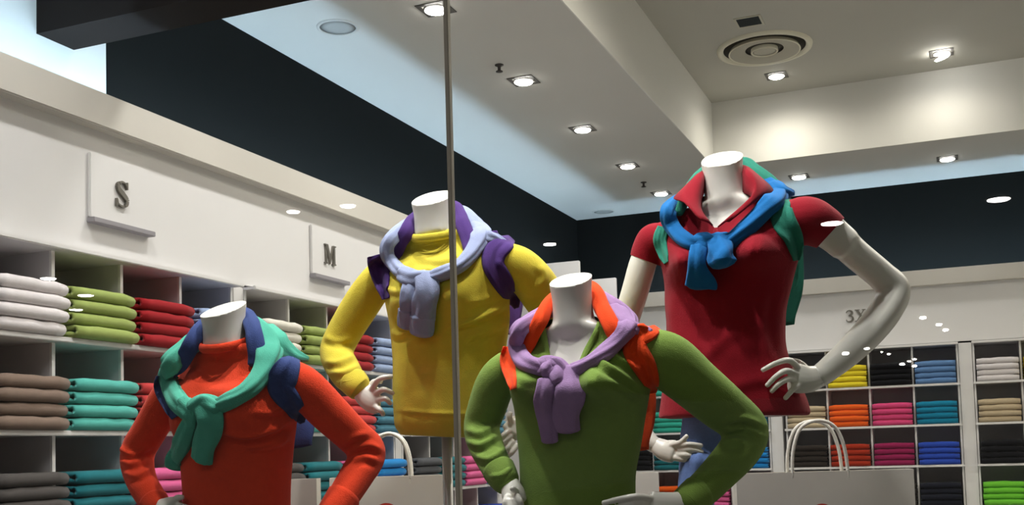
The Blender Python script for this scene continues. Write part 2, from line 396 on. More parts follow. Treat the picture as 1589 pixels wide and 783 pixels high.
# lamps of the display window, above the frame
for k, (x, y, tx, ty) in enumerate(((-1.74, 2.02, -1.68, 2.2), (-1.28, 2.54, -1.26, 2.65), (-.92, 2.16, -.86, 2.4), (-.46, 2.82, -.52, 2.88))):
    downlight(x, y, H, P_WINDOW, 'lamp above the display window, %s from the left' % ORD[k], 'lamps above the display window', ang=128, target=(tx, ty, EYE+.2))
for k, (x, y) in enumerate(((1.2, 6.8), (-.6, 5.4), (2.6, 6.8), (.3, 4.6))):  # unseen lamps added to spread light over the tray faces
    downlight(x, y, HT, P_TRAY*1.6, 'added fill lamp in the raised ceiling outside the picture, %s' % ORD[k], 'lamps in the raised ceiling', ang=168, col=(1, .93, .80))

# ---- other ceiling fittings
def sprinkler(x, y, n):
    t = empty('sprinkler_head', (x, y, EYE+H), 'small dark sprinkler head hanging from the ceiling, ' + n, 'sprinkler', 'sprinklers')
    V, F = lathe([(.028, 0), (.026, -.006), (.010, -.010), (.010, -.035)], 14); mk('sprinkler_stem', shift(V, (x, y, EYE+H)), F, M_FRAME, t, True)
    V, F = lathe([(.008, -.034), (.022, -.040), (.022, -.044), (.004, -.046)], 14); mk('deflector', shift(V, (x, y, EYE+H)), F, M_FRAME, t, True)
sprinkler(-2.52, 6.157, 'nearer one'); sprinkler(-2.524, 9.523, 'far one by the corner')
def speaker(x, y, n):
    t = empty('ceiling_speaker', (x, y, EYE+H), 'round flush grey ceiling speaker, ' + n, 'speaker', 'ceiling speakers')
    V, F = lathe([(.118, 0), (.116, -.006), (.100, -.007), (.100, -.002)], 40, False); mk('speaker_rim', shift(V, (x, y, EYE+H)), F, M_CEIL, t, True)
    V, F = lathe([(.101, -.002), (.06, -.005), (.01, -.006)], 40); mk('speaker_grille', shift(V, (x, y, EYE+H)), F, M_SPK, t, True)
speaker(-3.091, 5.198, 'near one in the bluish cove light'); speaker(-3.214, 10.52, 'far one at the back corner')
dx, dy = -1.205, 8.17
t = empty('air_diffuser', (dx, dy, EYE+HT), 'large round concentric air diffuser in the raised ceiling', 'air diffuser')
M_RIM = mat('diffuser rim', srgb(222, 218, 196), .45); M_CONE = mat('diffuser cone', srgb(168, 163, 146), .5)
for nm, pr, m in (('outer_ring', [(.350, 0), (.345, -.018), (.318, -.022), (.300, -.004)], M_RIM), ('dark_gap', [(.305, -.001), (.01, -.002)], mat('diffuser gap', srgb(60, 57, 48), .8)),
                  ('cone_ring', [(.250, -.006), (.262, -.030), (.250, -.034), (.14, -.014)], M_CONE), ('cone_rim', [(.262, -.029), (.264, -.036), (.256, -.036), (.250, -.030)], M_RIM), ('centre_rim', [(.098, -.006), (.100, -.034), (.092, -.036), (.086, -.030)], M_RIM), ('centre_disc', [(.09, -.004), (.088, -.028), (.07, -.030), (.01, -.030)], M_CONE)):
    V, F = lathe(pr, 48, nm in ('centre_disc', 'dark_gap')); mk(nm, shift(V, (dx, dy, EYE+HT)), F, m, t, True)
t = empty('ceiling_hatch', (-1.218, 7.6, EYE+HT), 'small dark square opening in the raised ceiling behind the diffuser', 'hatch')
V, F = ring_square(.078, .094, -.005, 0); mk('hatch_frame', shift(V, (-1.218, 7.6, EYE+HT)), F, M_DIFF, t)
box('hatch_recess', -1.296, -1.14, 7.522, 7.678, HT-.003, HT-.001, M_DUCT, t)

# ------------------------------------------------------------------ glass front
GY = 1.30; GX = -.606
def glass_mat():
    m = bpy.data.materials.new('window glass'); m.use_nodes = True; nt = m.node_tree; nt.nodes.clear()
    out = nt.nodes.new('ShaderNodeOutputMaterial'); tr = nt.nodes.new('ShaderNodeBsdfTransparent'); gl = nt.nodes.new('ShaderNodeBsdfGlossy')
    gl.inputs['Roughness'].default_value = 0
    ge = nt.nodes.new('ShaderNodeNewGeometry'); dt = nt.nodes.new('ShaderNodeVectorMath'); dt.operation = 'DOT_PRODUCT'
    nt.links.new(ge.outputs['Incoming'], dt.inputs[0]); nt.links.new(ge.outputs['Normal'], dt.inputs[1])
    def mth(op, *v):
        n = nt.nodes.new('ShaderNodeMath'); n.operation = op
        for i, q in enumerate(v):
            if isinstance(q, (int, float)): n.inputs[i].default_value = q
            else: nt.links.new(q, n.inputs[i])
        return n.outputs[0]
    fr = mth('MULTIPLY_ADD', mth('POWER', mth('SUBTRACT', 1, mth('ABSOLUTE', dt.outputs['Value'])), 5), .9, .075)   # reflectance of both faces
    tr.inputs['Color'].default_value = (.975, .985, .98, 1); gl.inputs['Color'].default_value = (1, 1, 1, 1)
    mx = nt.nodes.new('ShaderNodeMixShader'); nt.links.new(fr, mx.inputs[0]); nt.links.new(tr.outputs[0], mx.inputs[1]); nt.links.new(gl.outputs[0], mx.inputs[2])
    nt.links.new(mx.outputs[0], out.inputs['Surface']); return m
M_GLASS = glass_mat()
def pane(n, x0, x1):
    V = [(x0, GY, .1), (x1, GY, .1), (x1, GY, EYE+H), (x0, GY, EYE+H)]
    o = mk(n, V, [(0, 1, 2, 3)], M_GLASS); struct(o); return o
pane('window_1', -3.5, GX-.003); pane('window_2', GX+.003, 2.8)
tag(box('glass_joint_strip', GX-.0032, GX+.0032, GY-.004, GY+.006, -1.4, H, M_JOINT, None, .001), 'thin vertical metal strip joining the two panes in front of the yellow sweater', 'strip')

# ------------------------------------------------------------------ mannequins
def tube_vf(pts, radii, nring=20, flat=None, normals=None, fold=0, seed=0, kf=5, cap_round=True, n=None, twist=0):
    """Loft a tube along pts. radii: lateral radius per point; flat: thickness radius per point; normals: thickness direction per point."""
    pts = [np.array(p, float) for p in pts]; k = len(pts)
    n = n or max(12, 7*k)
    flat = flat or radii
    arr = [np.concatenate([p, [r, f], (np.array(nn) if normals else np.zeros(3))]) for p, r, f, nn in zip(pts, radii, flat, normals or [None]*k)]
    A = np.array(catmull(arr, n)); P = A[:, :3]; R = A[:, 3]; Fl = A[:, 4]; N = A[:, 5:8]
    T = np.gradient(P, axis=0); T /= np.linalg.norm(T, axis=1)[:, None]+1e-9
    rnd = random.Random(seed); ph = [rnd.uniform(0, 6.28) for _ in range(4)]
    rings = []
    prevb = None
    for i in range(n):
        if normals: nn = N[i]
        else: nn = np.array(-CF) if prevb is None else prevb
        nn = nn-T[i]*nn.dot(T[i])
        if np.linalg.norm(nn) < 1e-4: nn = np.array([.3, .2, 1.])-T[i]*T[i].dot([.3, .2, 1.])
        nn /= np.linalg.norm(nn); prevb = nn
        bb = np.cross(T[i], nn)
        s = i/(n-1); ring = []
        for j in range(nring):
            a = 2*math.pi*j/nring+twist*s
            f = 1+fold*(math.sin(kf*a+ph[0]+2.2*math.sin(3*s+ph[1]))+.6*math.sin((kf+3)*a+ph[2]-4*s))
            ca, sa = math.cos(a-twist*s), math.sin(a-twist*s)
            ring.append(P[i]+bb*(R[i]*ca*f)+nn*(Fl[i]*sa*f))
        rings.append(ring)
    if cap_round:
        def capr(c, rg, t, r):
            out = []
            for sc, d in ((.80, .42), (.42, .70)):
                out.append([c+t*(d*r)+(p-c)*sc for p in rg])
            return out
        a = capr(P[0], rings[0], -T[0], min(R[0], Fl[0])*.8); b = capr(P[-1], rings[-1], T[-1], min(R[-1], Fl[-1])*.8)
        rings = a[::-1]+rings+b
    V = [tuple(p) for r in rings for p in r]; F = []
    for i in range(len(rings)-1):
        for j in range(nring): jj = (j+1) % nring; F.append((i*nring+j, i*nring+jj, (i+1)*nring+jj, (i+1)*nring+j))
    F.append(tuple(range(nring))[::-1]); F.append(tuple(range((len(rings)-1)*nring, len(rings)*nring)))
    return V, F
def join(parts):
    V = []; F = []
    for v, f in parts: b = len(V); V += list(v); F += [tuple(i+b for i in q) for q in f]
    return V, F
def remesh(parts, voxel, smooth=6, fac=.5):
    V, F = join(parts)
    o = mk('tmp', V, F, None)
    r = o.modifiers.new('r', 'REMESH'); r.mode = 'VOXEL'; r.voxel_size = voxel; r.use_smooth_shade = True
    s = o.modifiers.new('s', 'SMOOTH'); s.factor = fac; s.iterations = smooth
    dg = bpy.context.evaluated_depsgraph_get(); me = bpy.data.meshes.new_from_object(o.evaluated_get(dg), depsgraph=dg)
    bpy.data.objects.remove(o)
    for p in me.polygons: p.use_smooth = True
    return me
def wrinkle(me, W_, seed=0, grain=.0012):
    n = len(me.vertices); co = np.empty(n*3); me.vertices.foreach_get('co', co); co = co.reshape(-1, 3)
    no = np.empty(n*3); me.vertices.foreach_get('normal', no); no = no.reshape(-1, 3)
    x, y, z = proj_np(co); d = np.array(CAM)-co; d /= np.linalg.norm(d, axis=1)[:, None]
    face = np.clip((no*d).sum(1)*3, 0, 1); disp = np.zeros(n)
    for pts, amp, wd in W_:
        best = np.full(n, 1e9); sgn = np.zeros(n); tt = np.zeros(n); c = catmull(pts, 10)
        for i in range(9):
            a, b = c[i], c[i+1]; ab = b-a; L = ab@ab
            t = np.clip(((x-a[0])*ab[0]+(y-a[1])*ab[1])/L, 0, 1); dx = x-a[0]-t*ab[0]; dy = y-a[1]-t*ab[1]; q = np.hypot(dx, dy)
            s = np.sign(ab[0]*dy-ab[1]*dx); m = q < best; best[m] = q[m]; sgn[m] = s[m]; tt[m] = (i+t[m])/9
        taper = np.clip(np.minimum(tt, 1-tt)*5, .15, 1); sd = best*sgn
        disp += amp*taper*(np.exp(-(sd/wd)**2)-.7*np.exp(-((sd-1.7*wd)/wd)**2))
    rs = np.random.RandomState(seed); g = np.zeros(n)
    for k in range(7):
        v = rs.normal(size=3); v /= np.linalg.norm(v); g += np.sin(co@v*rs.uniform(25, 70)+rs.uniform(0, 6))
    co = co+no*(disp*face+g*grain/2.6)[:, None]
    me.vertices.foreach_set('co', co.ravel()); me.update()

class Mannequin:
    def __init__(s, D, psi, label, px_base):
        s.D = D; s.psi = math.radians(psi); s.S = FPX/D
        b = W(px_base, 700, D); s.root = empty('mannequin', (b.x, b.y, EYE-.93), label, 'mannequin', 'headless display mannequins')
        fh = Vector((CF.x, CF.y, 0)).normalized(); s.fh = fh; s.rh = Vector((CR.x, CR.y, 0)).normalized()
        s.fwd = (-fh*math.cos(s.psi)-s.rh*math.sin(s.psi)).normalized()
    def ring(s, xl, yl, xr, yr, rho, dsh=0, shrink=0, n=44, ex=2.25, bust=None):
        L = W(xl, yl, s.D); Rr = W(xr, yr, s.D); hw = (Rr-L).length/2-shrink
        c, sn = math.cos(s.psi), math.sin(s.psi)
        a = hw/math.sqrt(c*c+rho*rho*sn*sn); b = rho*a
        cen = (L+Rr)/2+s.fh*dsh
        rt = (Rr-L).normalized(); lat = (rt*c-s.fh*sn).normalized(); out = []
        for i in range(n):
            t = 2*math.pi*i/n; ct, st = math.cos(t), math.sin(t)
            u = math.copysign(abs(ct)**(2/ex), ct)*a; v = math.copysign(abs(st)**(2/ex), st)*b
            p = cen+lat*u+s.fwd*v
            if bust and st > -.15:
                for (bx, by, A, sg) in bust:
                    q = W(bx, by, s.D); du = (p-q).dot(lat); dz = (p-q).z
                    k = sg*(.8 if dz > 0 else 1.0)*1.0
                    e = math.exp(-(du*du)/(2*sg*sg)-(dz*dz)/(2*(sg*(1.25 if dz > 0 else .8))**2))
                    p = p+s.fwd*(A*e*min(1, st+.3))
            out.append(p)
        return out
    def loft(s, rings, shrink=0, bust=None, sub=5):
        arr = [np.array(r, float) for r in rings]; C_ = catmull(arr, (len(rings)-1)*sub+1); n = 44
        RR = [s.ring(*q[:6], shrink=shrink, bust=bust) for q in C_]
        V = [tuple(p) for r in RR for p in r]; F = []
        for i in range(len(RR)-1):
            for j in range(n): jj = (j+1) % n; F.append((i*n+j, i*n+jj, (i+1)*n+jj, (i+1)*n+j))
        F.append(tuple(range(n))[::-1]); F.append(tuple(range((len(RR)-1)*n, len(RR)*n))); return V, F
    def limb(s, pts, extra=0, n=None):        # (px, py, depth offset, radius px)
        return tube_vf([W(x, y, s.D+d) for x, y, d, r in pts], [r/s.S+extra for x, y, d, r in pts], 20, n=n or 9*len(pts))
    def set_surface(s, objs):
        s.bvh = []
        for o in objs:
            me = o.data; mw = o.matrix_world
            s.bvh.append(BVHTree.FromPolygons([mw@v.co for v in me.vertices], [tuple(p.vertices) for p in me.polygons]))
    def on(s, px, py, lift=0, off=None):
        """Point on the clothed surface seen at this pixel (raised by lift), or at a given depth offset."""
        d = ray(px, py).normalized()
        if off is None:
            best = None
            for b in s.bvh:
                h = b.ray_cast(CAM, d)
                if h[0] is not None and (best is None or h[3] < best[3]): best = h
            if best is not None:
                nn = best[1] if best[1].dot(d) < 0 else -best[1]
                nn = (nn*1.0-d*.6).normalized(); return best[0]+nn*lift, nn
            off = 0
        p = W(px, py, s.D+off); nn = (-d*1.0+UP*.6).normalized(); return p, nn
    def dense(s, pts, n):
        """Resample a band spec; keep every sample just above the surface it lies on. Rows: position, normal, half width, half thickness."""
        ctl = []
        for q in pts:
            x, y, wd, th = q[:4]; off = q[4] if len(q) > 4 else None; ex = q[5] if len(q) > 5 else 0
            p, nn = s.on(x, y, 0, off); dep = (p-CAM).dot(CF)
            ctl.append([x, y, wd, th, dep-(0 if off is not None else th*.38/s.S+ex), 0 if off is not None else 1, ex, *nn])
        A = np.array(catmull(ctl, n)); dep = A[:, 4].copy(); N = A[:, 7:10].copy()
        for i in range(n):
            if A[i, 5] > .95:
                p, nn = s.on(A[i, 0], A[i, 1], 0); d = (p-CAM).dot(CF)
                if abs(d-dep[i]) < .09: dep[i] = min(dep[i]+.01, d-A[i, 3]*.38/s.S-A[i, 6]); N[i] = nn
        for _ in range(14):
            d2 = dep.copy(); d2[1:-1] = (dep[:-2]+2*dep[1:-1]+dep[2:])/4; dep = np.minimum(d2, dep+.004)
            N[1:-1] = (N[:-2]+2*N[1:-1]+N[2:])/4
        N /= np.linalg.norm(N, axis=1)[:, None]
        P = [W(A[i, 0], A[i, 1], dep[i]) for i in range(n)]
        return P, [Vector(v) for v in N], A[:, 2]/2/s.S, A[:, 3]/2/s.S
    def strip(s, name, pts, m, parent, fold=.06, kf=4, seed=0, ring=40, n=None, twist=0):
        """Cloth tube lying on the body: (px, py, width px, thickness px[, depth offset or None[, extra lift m]])."""
        n = n or 10*len(pts); P, N, R, Fl = s.dense(pts, n)
        V, F = tube_vf(P, list(R), ring, list(Fl), [tuple(v) for v in N], fold, seed, kf, n=n, twist=twist)
        V = np.array(V); rs = np.random.RandomState(seed+int(pts[0][0])); g = np.zeros(len(V))
        for k in range(9):
            v = rs.normal(size=3); v /= np.linalg.norm(v); g += np.sin(V@v*rs.uniform(50, 140)+rs.uniform(0, 6))
        o = mk(name, V, F, m, parent, True); me = o.data
        nv = len(me.vertices); no = np.empty(nv*3); me.vertices.foreach_get('normal', no)
        me.vertices.foreach_set('co', (V+no.reshape(-1, 3)*(g*.00028)[:, None]).ravel()); me.update()
        return o
    def band(s, name, pts, m, parent, seed=0, n=None, nl=15):
        """Flat cloth band that follows the surface across its width too."""
        n = n or 9*len(pts); P, N, R, Fl = s.dense(pts, n); V = []; F = []
        N = [(v*.35+(CAM-p).normalized()).normalized() for v, p in zip(N, P)]
        rs = random.Random(seed); ph = [rs.uniform(0, 6.28) for _ in range(3)]
        for i in range(n):
            T = (P[min(i+1, n-1)]-P[max(i-1, 0)]).normalized(); lat = T.cross(N[i]).normalized()
            cd = (P[i]-CAM).dot(CF); top = []; bot = []
            for j in range(nl):
                u = -1+2*j/(nl-1); q = P[i]+lat*(u*R[i]); d = (q-CAM); z = d.dot(CF); px = PX+FPX*d.dot(CR)/z; py = PY-FPX*d.dot(CU)/z
                h, nn = s.on(px, py, 0); hz = (h-CAM).dot(CF)
                prof = math.sqrt(max(0, 1-abs(u)**3))*Fl[i]*(1+.22*math.sin(4.5*u+ph[0]+1.5*math.sin(5*i/n+ph[1]))+.12*math.sin(11*u+ph[2]))
                if abs(hz-z) < .035 and h is not None: z = min(z+.004, hz) if hz < z else min(hz, z+.012)
                c = CAM+d*(z/d.dot(CF)); top.append(c+N[i]*(prof*1.1+.002)); bot.append(c-N[i]*(.005+prof*.2))
            V += top+bot[::-1]
        k = 2*nl
        for i in range(n-1):
            for j in range(k): jj = (j+1) % k; F.append((i*k+j, i*k+jj, (i+1)*k+jj, (i+1)*k+j))
        F.append(tuple(range(k))[::-1]); F.append(tuple(range((n-1)*k, n*k)))
        o = mk(name, V, F, m, parent, True)
        md = o.modifiers.new('s', 'SMOOTH'); md.factor = .5; md.iterations = 3
        dg = bpy.context.evaluated_depsgraph_get(); me = bpy.data.meshes.new_from_object(o.evaluated_get(dg)); o.modifiers.clear(); o.data = me
        for p in me.polygons: p.use_smooth = True
        return o
    def hand(s, palm, fingers, name='hand', r=1.0, voxel=.0024):
        parts = [s.limb_flat(palm)]
        for f in fingers:
            k = len(f); rr = [(.0090-.0026*i/(k-1))*r for i in range(k)]
            parts.append(tube_vf([W(x, y, s.D+d) for x, y, d in f], rr, 14, n=6*k))
        me = remesh(parts, voxel, 3, .5); return link(me, name, M_SKIN, s.root, True)
    def limb_flat(s, pts):  # (px, py, doff, half width px, half thickness px)
        return tube_vf([W(p[0], p[1], s.D+p[2]) for p in pts], [p[3]/s.S for p in pts], 20, [p[4]/s.S for p in pts], [tuple(-CF+UP*.2)]*len(pts), n=8*len(pts))
    def stand(s, px, py_top, doff, rpx=8):
        top = W(px, py_top, s.D+doff); z0 = EYE-.93
        V, F = lathe([(rpx/s.S, z0+.012), (rpx/s.S, top.z+.03)], 20); mk('stand_pole', shift(V, (top.x, top.y, 0)), F, M_STEEL, s.root, True)
        V, F = lathe([(.15, z0), (.15, z0+.006), (.14, z0+.010), (.03, z0+.014)], 40); mk('stand_base', shift(V, (top.x, top.y, 0)), F, M_STEEL, s.root, True)

def neck_rings(xl, yl, xr, yr, bxl, byl, bxr, byr, flare=False):
    """top edge (tilted) to base"""
    L = []
    for t in (0, .33, .66, 1):
        pinch = 2.5*math.sin(t*math.pi)
        L.append((xl+(bxl-xl)*t+pinch, yl+(byl-yl)*t, xr+(bxr-xr)*t-pinch, yr+(byr-yr)*t, .95, 0))
    if flare: L.append((bxl-5, byl+12, bxr+5, byr+12, .92, .012)); L.append((bxl-14, byl+26, bxr+14, byr+26, .72, .022))
    return L
def cut_opening(me, poly, D):
    """Cut a neck opening with clean edges: poly in px, faces in front of depth D removed."""
    bm = bmesh.new(); bm.from_mesh(me); k = len(poly)
    for i in range(k):
        a, b = poly[i], poly[(i+1) % k]
        if len(a) > 2: continue
        nrm = ray(*a[:2]).cross(ray(*b[:2])).normalized()
        cx = sum(q[0] for q in poly)/k; cy = sum(q[1] for q in poly)/k
        fs = [f for f in bm.faces if (f.calc_center_median()-CAM).dot(CF) < D]
        ge = list({e for f in fs for e in f.edges}); gv = list({v for f in fs for v in f.verts})
        bmesh.ops.bisect_plane(bm, geom=fs+ge+gv, plane_co=CAM, plane_no=nrm)
    dele = []
    for f in bm.faces:
        c = f.calc_center_median()
        x, y, z = proj_np(np.array([c])); x = x[0]; y = y[0]
        if z[0] > D: continue
        ins = False; j = k-1
        for i in range(k):
            xi, yi = poly[i][:2]; xj, yj = poly[j][:2]
            if (yi > y) != (yj > y) and x < (xj-xi)*(y-yi)/(yj-yi)+xi: ins = not ins
            j = i
        if ins: dele.append(f)
    bmesh.ops.delete(bm, geom=dele, context='FACES'); bm.to_mesh(me); bm.free()
    for p in me.polygons: p.use_smooth = True

def dress(M, gname, gmat, torso, arms, neck, bust, wr, seed, opening=None, body_extra=None, bare=(), gshrink=.016, cuts=()):
    neck_top = neck[0][:4]
    neck = [(neck[0][0], neck[0][1]-34, neck[0][2], neck[0][3]-34, .95, 0)]+neck
    gp = [M.loft(torso, 0, bust)]+[M.limb(a) for a in arms]
    me = remesh(gp, .0052, 7, .5); wrinkle(me, wr, seed)
    if opening: cut_opening(me, opening, M.D)
    for c in cuts: cut_opening(me, c, 99)
    g = link(me, gname, gmat, M.root, True)
    if not bare:
        for a in arms:
            q = [np.array(p, float) for p in a]; c = catmull(q, 60)[48:]; c = c[::3]
            V, F = tube_vf([W(p[0], p[1], M.D+p[2]) for p in c], [p[3]/M.S+.0025 for p in c], 24, n=14); mk('cuff', V, F, gmat, M.root, True)
    bp = [M.loft(torso, gshrink, [(x, y, A*.72, sg) for x, y, A, sg in bust]), M.loft(neck, 0)]+[M.limb(a, -.006) for a in arms]+[M.limb(a) for a in bare]
    if body_extra: bp += body_extra
    me = remesh(bp, .0052, 10, .5); b = link(me, 'body', M_SKIN, M.root, True)
    # clean flat cut on top of the neck
    bm = bmesh.new(); bm.from_mesh(b.data)
    xl, yl, xr, yr = neck_top
    L = W(xl, yl, M.D); Rr = W(xr, yr, M.D); ax = (Rr-L).normalized()
    el = math.atan2(((L+Rr)/2).z-EYE, M.D)+math.radians(15)
    nrm = (UP*math.cos(el)-M.fh*math.sin(el)); nrm = (nrm-ax*nrm.dot(ax)).normalized()
    geom = bm.verts[:]+bm.edges[:]+bm.faces[:]
    res = bmesh.ops.bisect_plane(bm, geom=geom, plane_co=(L+Rr)/2, plane_no=nrm, clear_outer=True)
    ed = [e for e in res['geom_cut'] if isinstance(e, bmesh.types.BMEdge)]
    if ed:
        r = bmesh.ops.contextual_create(bm, geom=ed)
        for f in r['faces']: f.smooth = False
    bm.to_mesh(b.data); bm.free()
    return g, b
def crew(M, xl, yl, xr, yr, sag, m, wd=.011, name='neckband'):
    """knit band round the neck"""
    L = W(xl, yl, M.D); Rr = W(xr, yr, M.D); cen = (L+Rr)/2; a = (Rr-L).length/2; rt = (Rr-L).normalized()
    pts = []
    for i in range(25):
        t = 2*math.pi*i/24; pts.append(cen+rt*(a*math.cos(t))-M.fh*(a*.98*math.sin(t))-UP*(sag/M.S*math.sin(t)))
    V, F = tube_vf(pts, [wd*.55]*25, 12, [wd]*25, [tuple(UP)]*25, n=72, cap_round=False)
    return mk(name, V, F, m, M.root, True)
def tied(M, color, label, rgb, sleeves, knot, ends, back, cuffs=()):
    t = empty('tied_sweater', M.root.location.copy(), label, 'sweater', 'sweaters tied over mannequin shoulders'); m = knit(color, rgb)
    for k, q in enumerate(sleeves): M.strip('sleeve', q, m, t, .085, 4, k+3, twist=1.6)
    for k, q in enumerate(knot): M.strip('knot', q, m, t, .09, 3, k+11)
    for k, q in enumerate(ends): M.strip('sleeve_end', q, m, t, .10, 3, k+21)
    for k, q in enumerate(cuffs): M.strip('cuff', q, m, t, .05, 8, k+41)
    for k, q in enumerate(back): M.strip('back_panel', q, m, t, .05, 6, k+31)
    return t
def under(M, color, label, rgb, collar, straps, back, rgb2=None):
    t = empty('draped_sweater', M.root.location.copy(), label, 'sweater', 'sweaters draped over mannequin shoulders'); m = knit(color, rgb)
    for k, q in enumerate(collar): M.strip('collar', q, m, t, .06, 3, k+51)
    for k, q in enumerate(straps): M.band('shoulder_band', q, m, t, k+61)
    for k, q in enumerate(back): M.strip('back_panel', q, m, t, .06, 6, k+71)
    return t

# ================= orange
M = MO = Mannequin(2.70, 22, 'headless mannequin in orange crew-neck sweater, hands on hips, lower left', 365)
OR = (226, 66, 32)
torso = [(286, 860, 446, 860, .72, 0), (284, 800, 449, 798, .72, 0), (281, 740, 452, 738, .72, 0), (276, 700, 456, 697, .70, 0), (268, 655, 463, 650, .66, 0), (258, 615, 462, 606, .54, .005),
         (255, 588, 458, 578, .40, .02), (272, 566, 445, 556, .37, .024), (298, 548, 412, 540, .50, .01), (316, 541, 386, 533, .62, 0), (328, 536, 372, 530, .8, 0)]
armL = [(275, 590, .07, 26), (256, 625, .085, 29), (232, 668, .10, 28), (213, 705, .11, 27), (220, 745, .07, 25), (240, 780, .02, 21), (250, 795, 0, 19)]
armR = [(435, 578, -.06, 28), (470, 600, -.055, 32), (510, 640, -.03, 31), (548, 676, 0, 29), (571, 702, .02, 28), (555, 735, -.02, 27), (524, 785, -.08, 24), (500, 822, -.11, 21)]
neck = neck_rings(312, 488, 380, 471, 316, 545, 384, 538)
wr = [([(285, 560), (330, 590), (385, 590)], -.003, 9), ([(340, 668), (390, 676), (458, 650)], .011, 5), ([(370, 692), (420, 690), (456, 674)], .007, 6), ([(390, 640), (420, 640), (450, 625)], .007, 5), ([(180, 690), (205, 705), (240, 690)], .006, 5), ([(183, 712), (205, 718), (232, 706)], .006, 5), ([(190, 730), (212, 738), (238, 722)], .005, 5), ([(545, 700), (570, 690), (595, 700)], .007, 5), ([(540, 714), (565, 708), (590, 716)], .006, 5), ([(530, 690), (550, 678), (575, 672)], .005, 5),
      ([(400, 600), (430, 640), (455, 690)], -.004, 10), ([(300, 620), (320, 650), (360, 665)], .003, 8), ([(290, 720), (330, 735), (380, 728)], .003, 10)]
g, b = dress(M, 'orange_sweater', knit('orange sweater', OR), torso, [armL, armR], neck, [(310, 652, .036, .042), (425, 647, .036, .042)], wr, 1)
crew(M, 313, 536, 386, 527, 12, knit('orange sweater', OR))
M.set_surface([g, b])
M.hand([(248, 788, -.01, 15, 10), (262, 790, -.03, 20, 11), (276, 790, -.05, 19, 9)],
       [[(262, 782, -.05), (275, 772, -.06), (284, 771, -.06)], [(276, 784, -.06), (296, 790, -.07), (302, 800, -.06)], [(274, 794, -.06), (292, 802, -.07), (298, 812, -.06)], [(270, 800, -.06), (286, 812, -.06), (292, 822, -.06)]])
M.hand([(500, 822, -.12, 16, 11), (485, 832, -.13, 20, 11), (468, 838, -.14, 20, 9)], [[(470, 826, -.14), (450, 826, -.15), (434, 832, -.14)], [(468, 834, -.14), (446, 838, -.15), (430, 844, -.14)], [(468, 842, -.14), (446, 850, -.15), (432, 856, -.14)], [(470, 850, -.14), (452, 862, -.15), (440, 868, -.14)], [(486, 826, -.13), (476, 810, -.14), (466, 804, -.14)]])
M.stand(366, 850, .02)
NV = (52, 68, 118)
under(M, 'navy draped', 'navy sweater slung behind the neck of the orange sweater mannequin', NV,
      [[(262, 588, 24, 12, None, .002), (282, 562, 26, 14, None, .004), (300, 528, 26, 18, -.02), (318, 503, 22, 20, .05), (350, 490, 24, 20, .10), (380, 488, 24, 20, .06), (392, 510, 26, 18, -.03), (398, 545, 26, 14, None, .004), (396, 565, 20, 10, None)]],
      [[(254, 584, 24, 14, None, .004), (252, 602, 26, 12, None, .004), (264, 630, 22, 10, None, .002), (272, 648, 12, 8, None)],
       [(458, 553, 16, 10, None, .004), (450, 564, 34, 14, None, .004), (440, 584, 44, 12, None, .004), (436, 602, 40, 12, None, .004), (452, 625, 34, 12, None, .003), (464, 644, 24, 10, None), (470, 656, 8, 6, None)]],
      [[(380, 560, 120, 22, .16), (400, 600, 150, 22, .165), (412, 650, 150, 20, .16), (414, 694, 144, 16, .155)]])
TE = (80, 170, 146)
tied(M, 'teal tied', 'sea green sweater with sleeves knotted on the orange sweater mannequin chest', TE,
     [[(330, 505, 24, 20, .09), (298, 532, 30, 22, .03, .0), (266, 562, 32, 22, None, .012), (262, 590, 30, 20, None, .010), (274, 620, 30, 20, None, .004), (292, 640, 24, 20, None, .004)],
      [(372, 492, 26, 20, .10), (400, 510, 34, 22, .02), (418, 536, 40, 22, None, .012), (412, 570, 32, 20, None, .010), (385, 604, 26, 20, None, .006), (345, 626, 24, 20, None, .006), (322, 632, 20, 16, None, .008)],
      [(405, 512, 40, 20, .04), (430, 535, 44, 20, None, .010), (455, 550, 26, 16, None, .008), (478, 556, 10, 8, None, .004)]],
     [[(284, 624, 26, 20, None, .004), (296, 642, 26, 24, None, .008), (298, 660, 22, 18, None, .004)], [(300, 634, 26, 22, None, .010), (318, 624, 28, 22, None, .016), (338, 632, 24, 20, None, .010)]],
     [[(318, 626, 36, 20, None, .014), (326, 655, 40, 20, None, .014), (318, 690, 34, 18, None, .010), (312, 714, 34, 16, None, .008)],
      [(298, 650, 22, 16, None, .006), (286, 680, 30, 18, None, .005), (274, 710, 32, 18, None, .004), (270, 724, 32, 15, None, .003)]], [])

# ================= yellow
M = MY = Mannequin(3.0, 22, 'headless mannequin in yellow sweater on a steel pole stand', 692)
YE = (212, 194, 64)
torso = [(622, 674, 748, 680, .72, 0), (613, 660, 768, 664, .74, 0), (611, 640, 775, 642, .74, 0), (609, 600, 779, 598, .72, 0), (609, 550, 784, 546, .70, 0), (605, 505, 789, 500, .68, 0), (597, 462, 792, 452, .64, 0), (588, 425, 800, 410, .50, .008),
         (588, 404, 800, 388, .38, .02), (602, 388, 782, 373, .36, .024), (628, 374, 740, 362, .50, .01), (644, 367, 708, 358, .64, 0), (654, 362, 698, 356, .8, 0)]
armL = [(604, 420, .075, 26), (582, 440, .085, 29), (556, 480, .10, 29), (531, 520, .11, 28), (522, 548, .10, 27), (535, 575, .04, 26), (554, 598, -.02, 20), (560, 604, -.03, 18)]
armR = [(782, 402, -.065, 28), (812, 420, -.06, 33), (842, 458, -.03, 33), (872, 505, .0, 31), (892, 548, .03, 30), (870, 590, .02, 27), (838, 630, -.02, 23), (818, 655, -.05, 19)]
neck = neck_rings(639, 314, 702, 300, 643, 372, 708, 364)
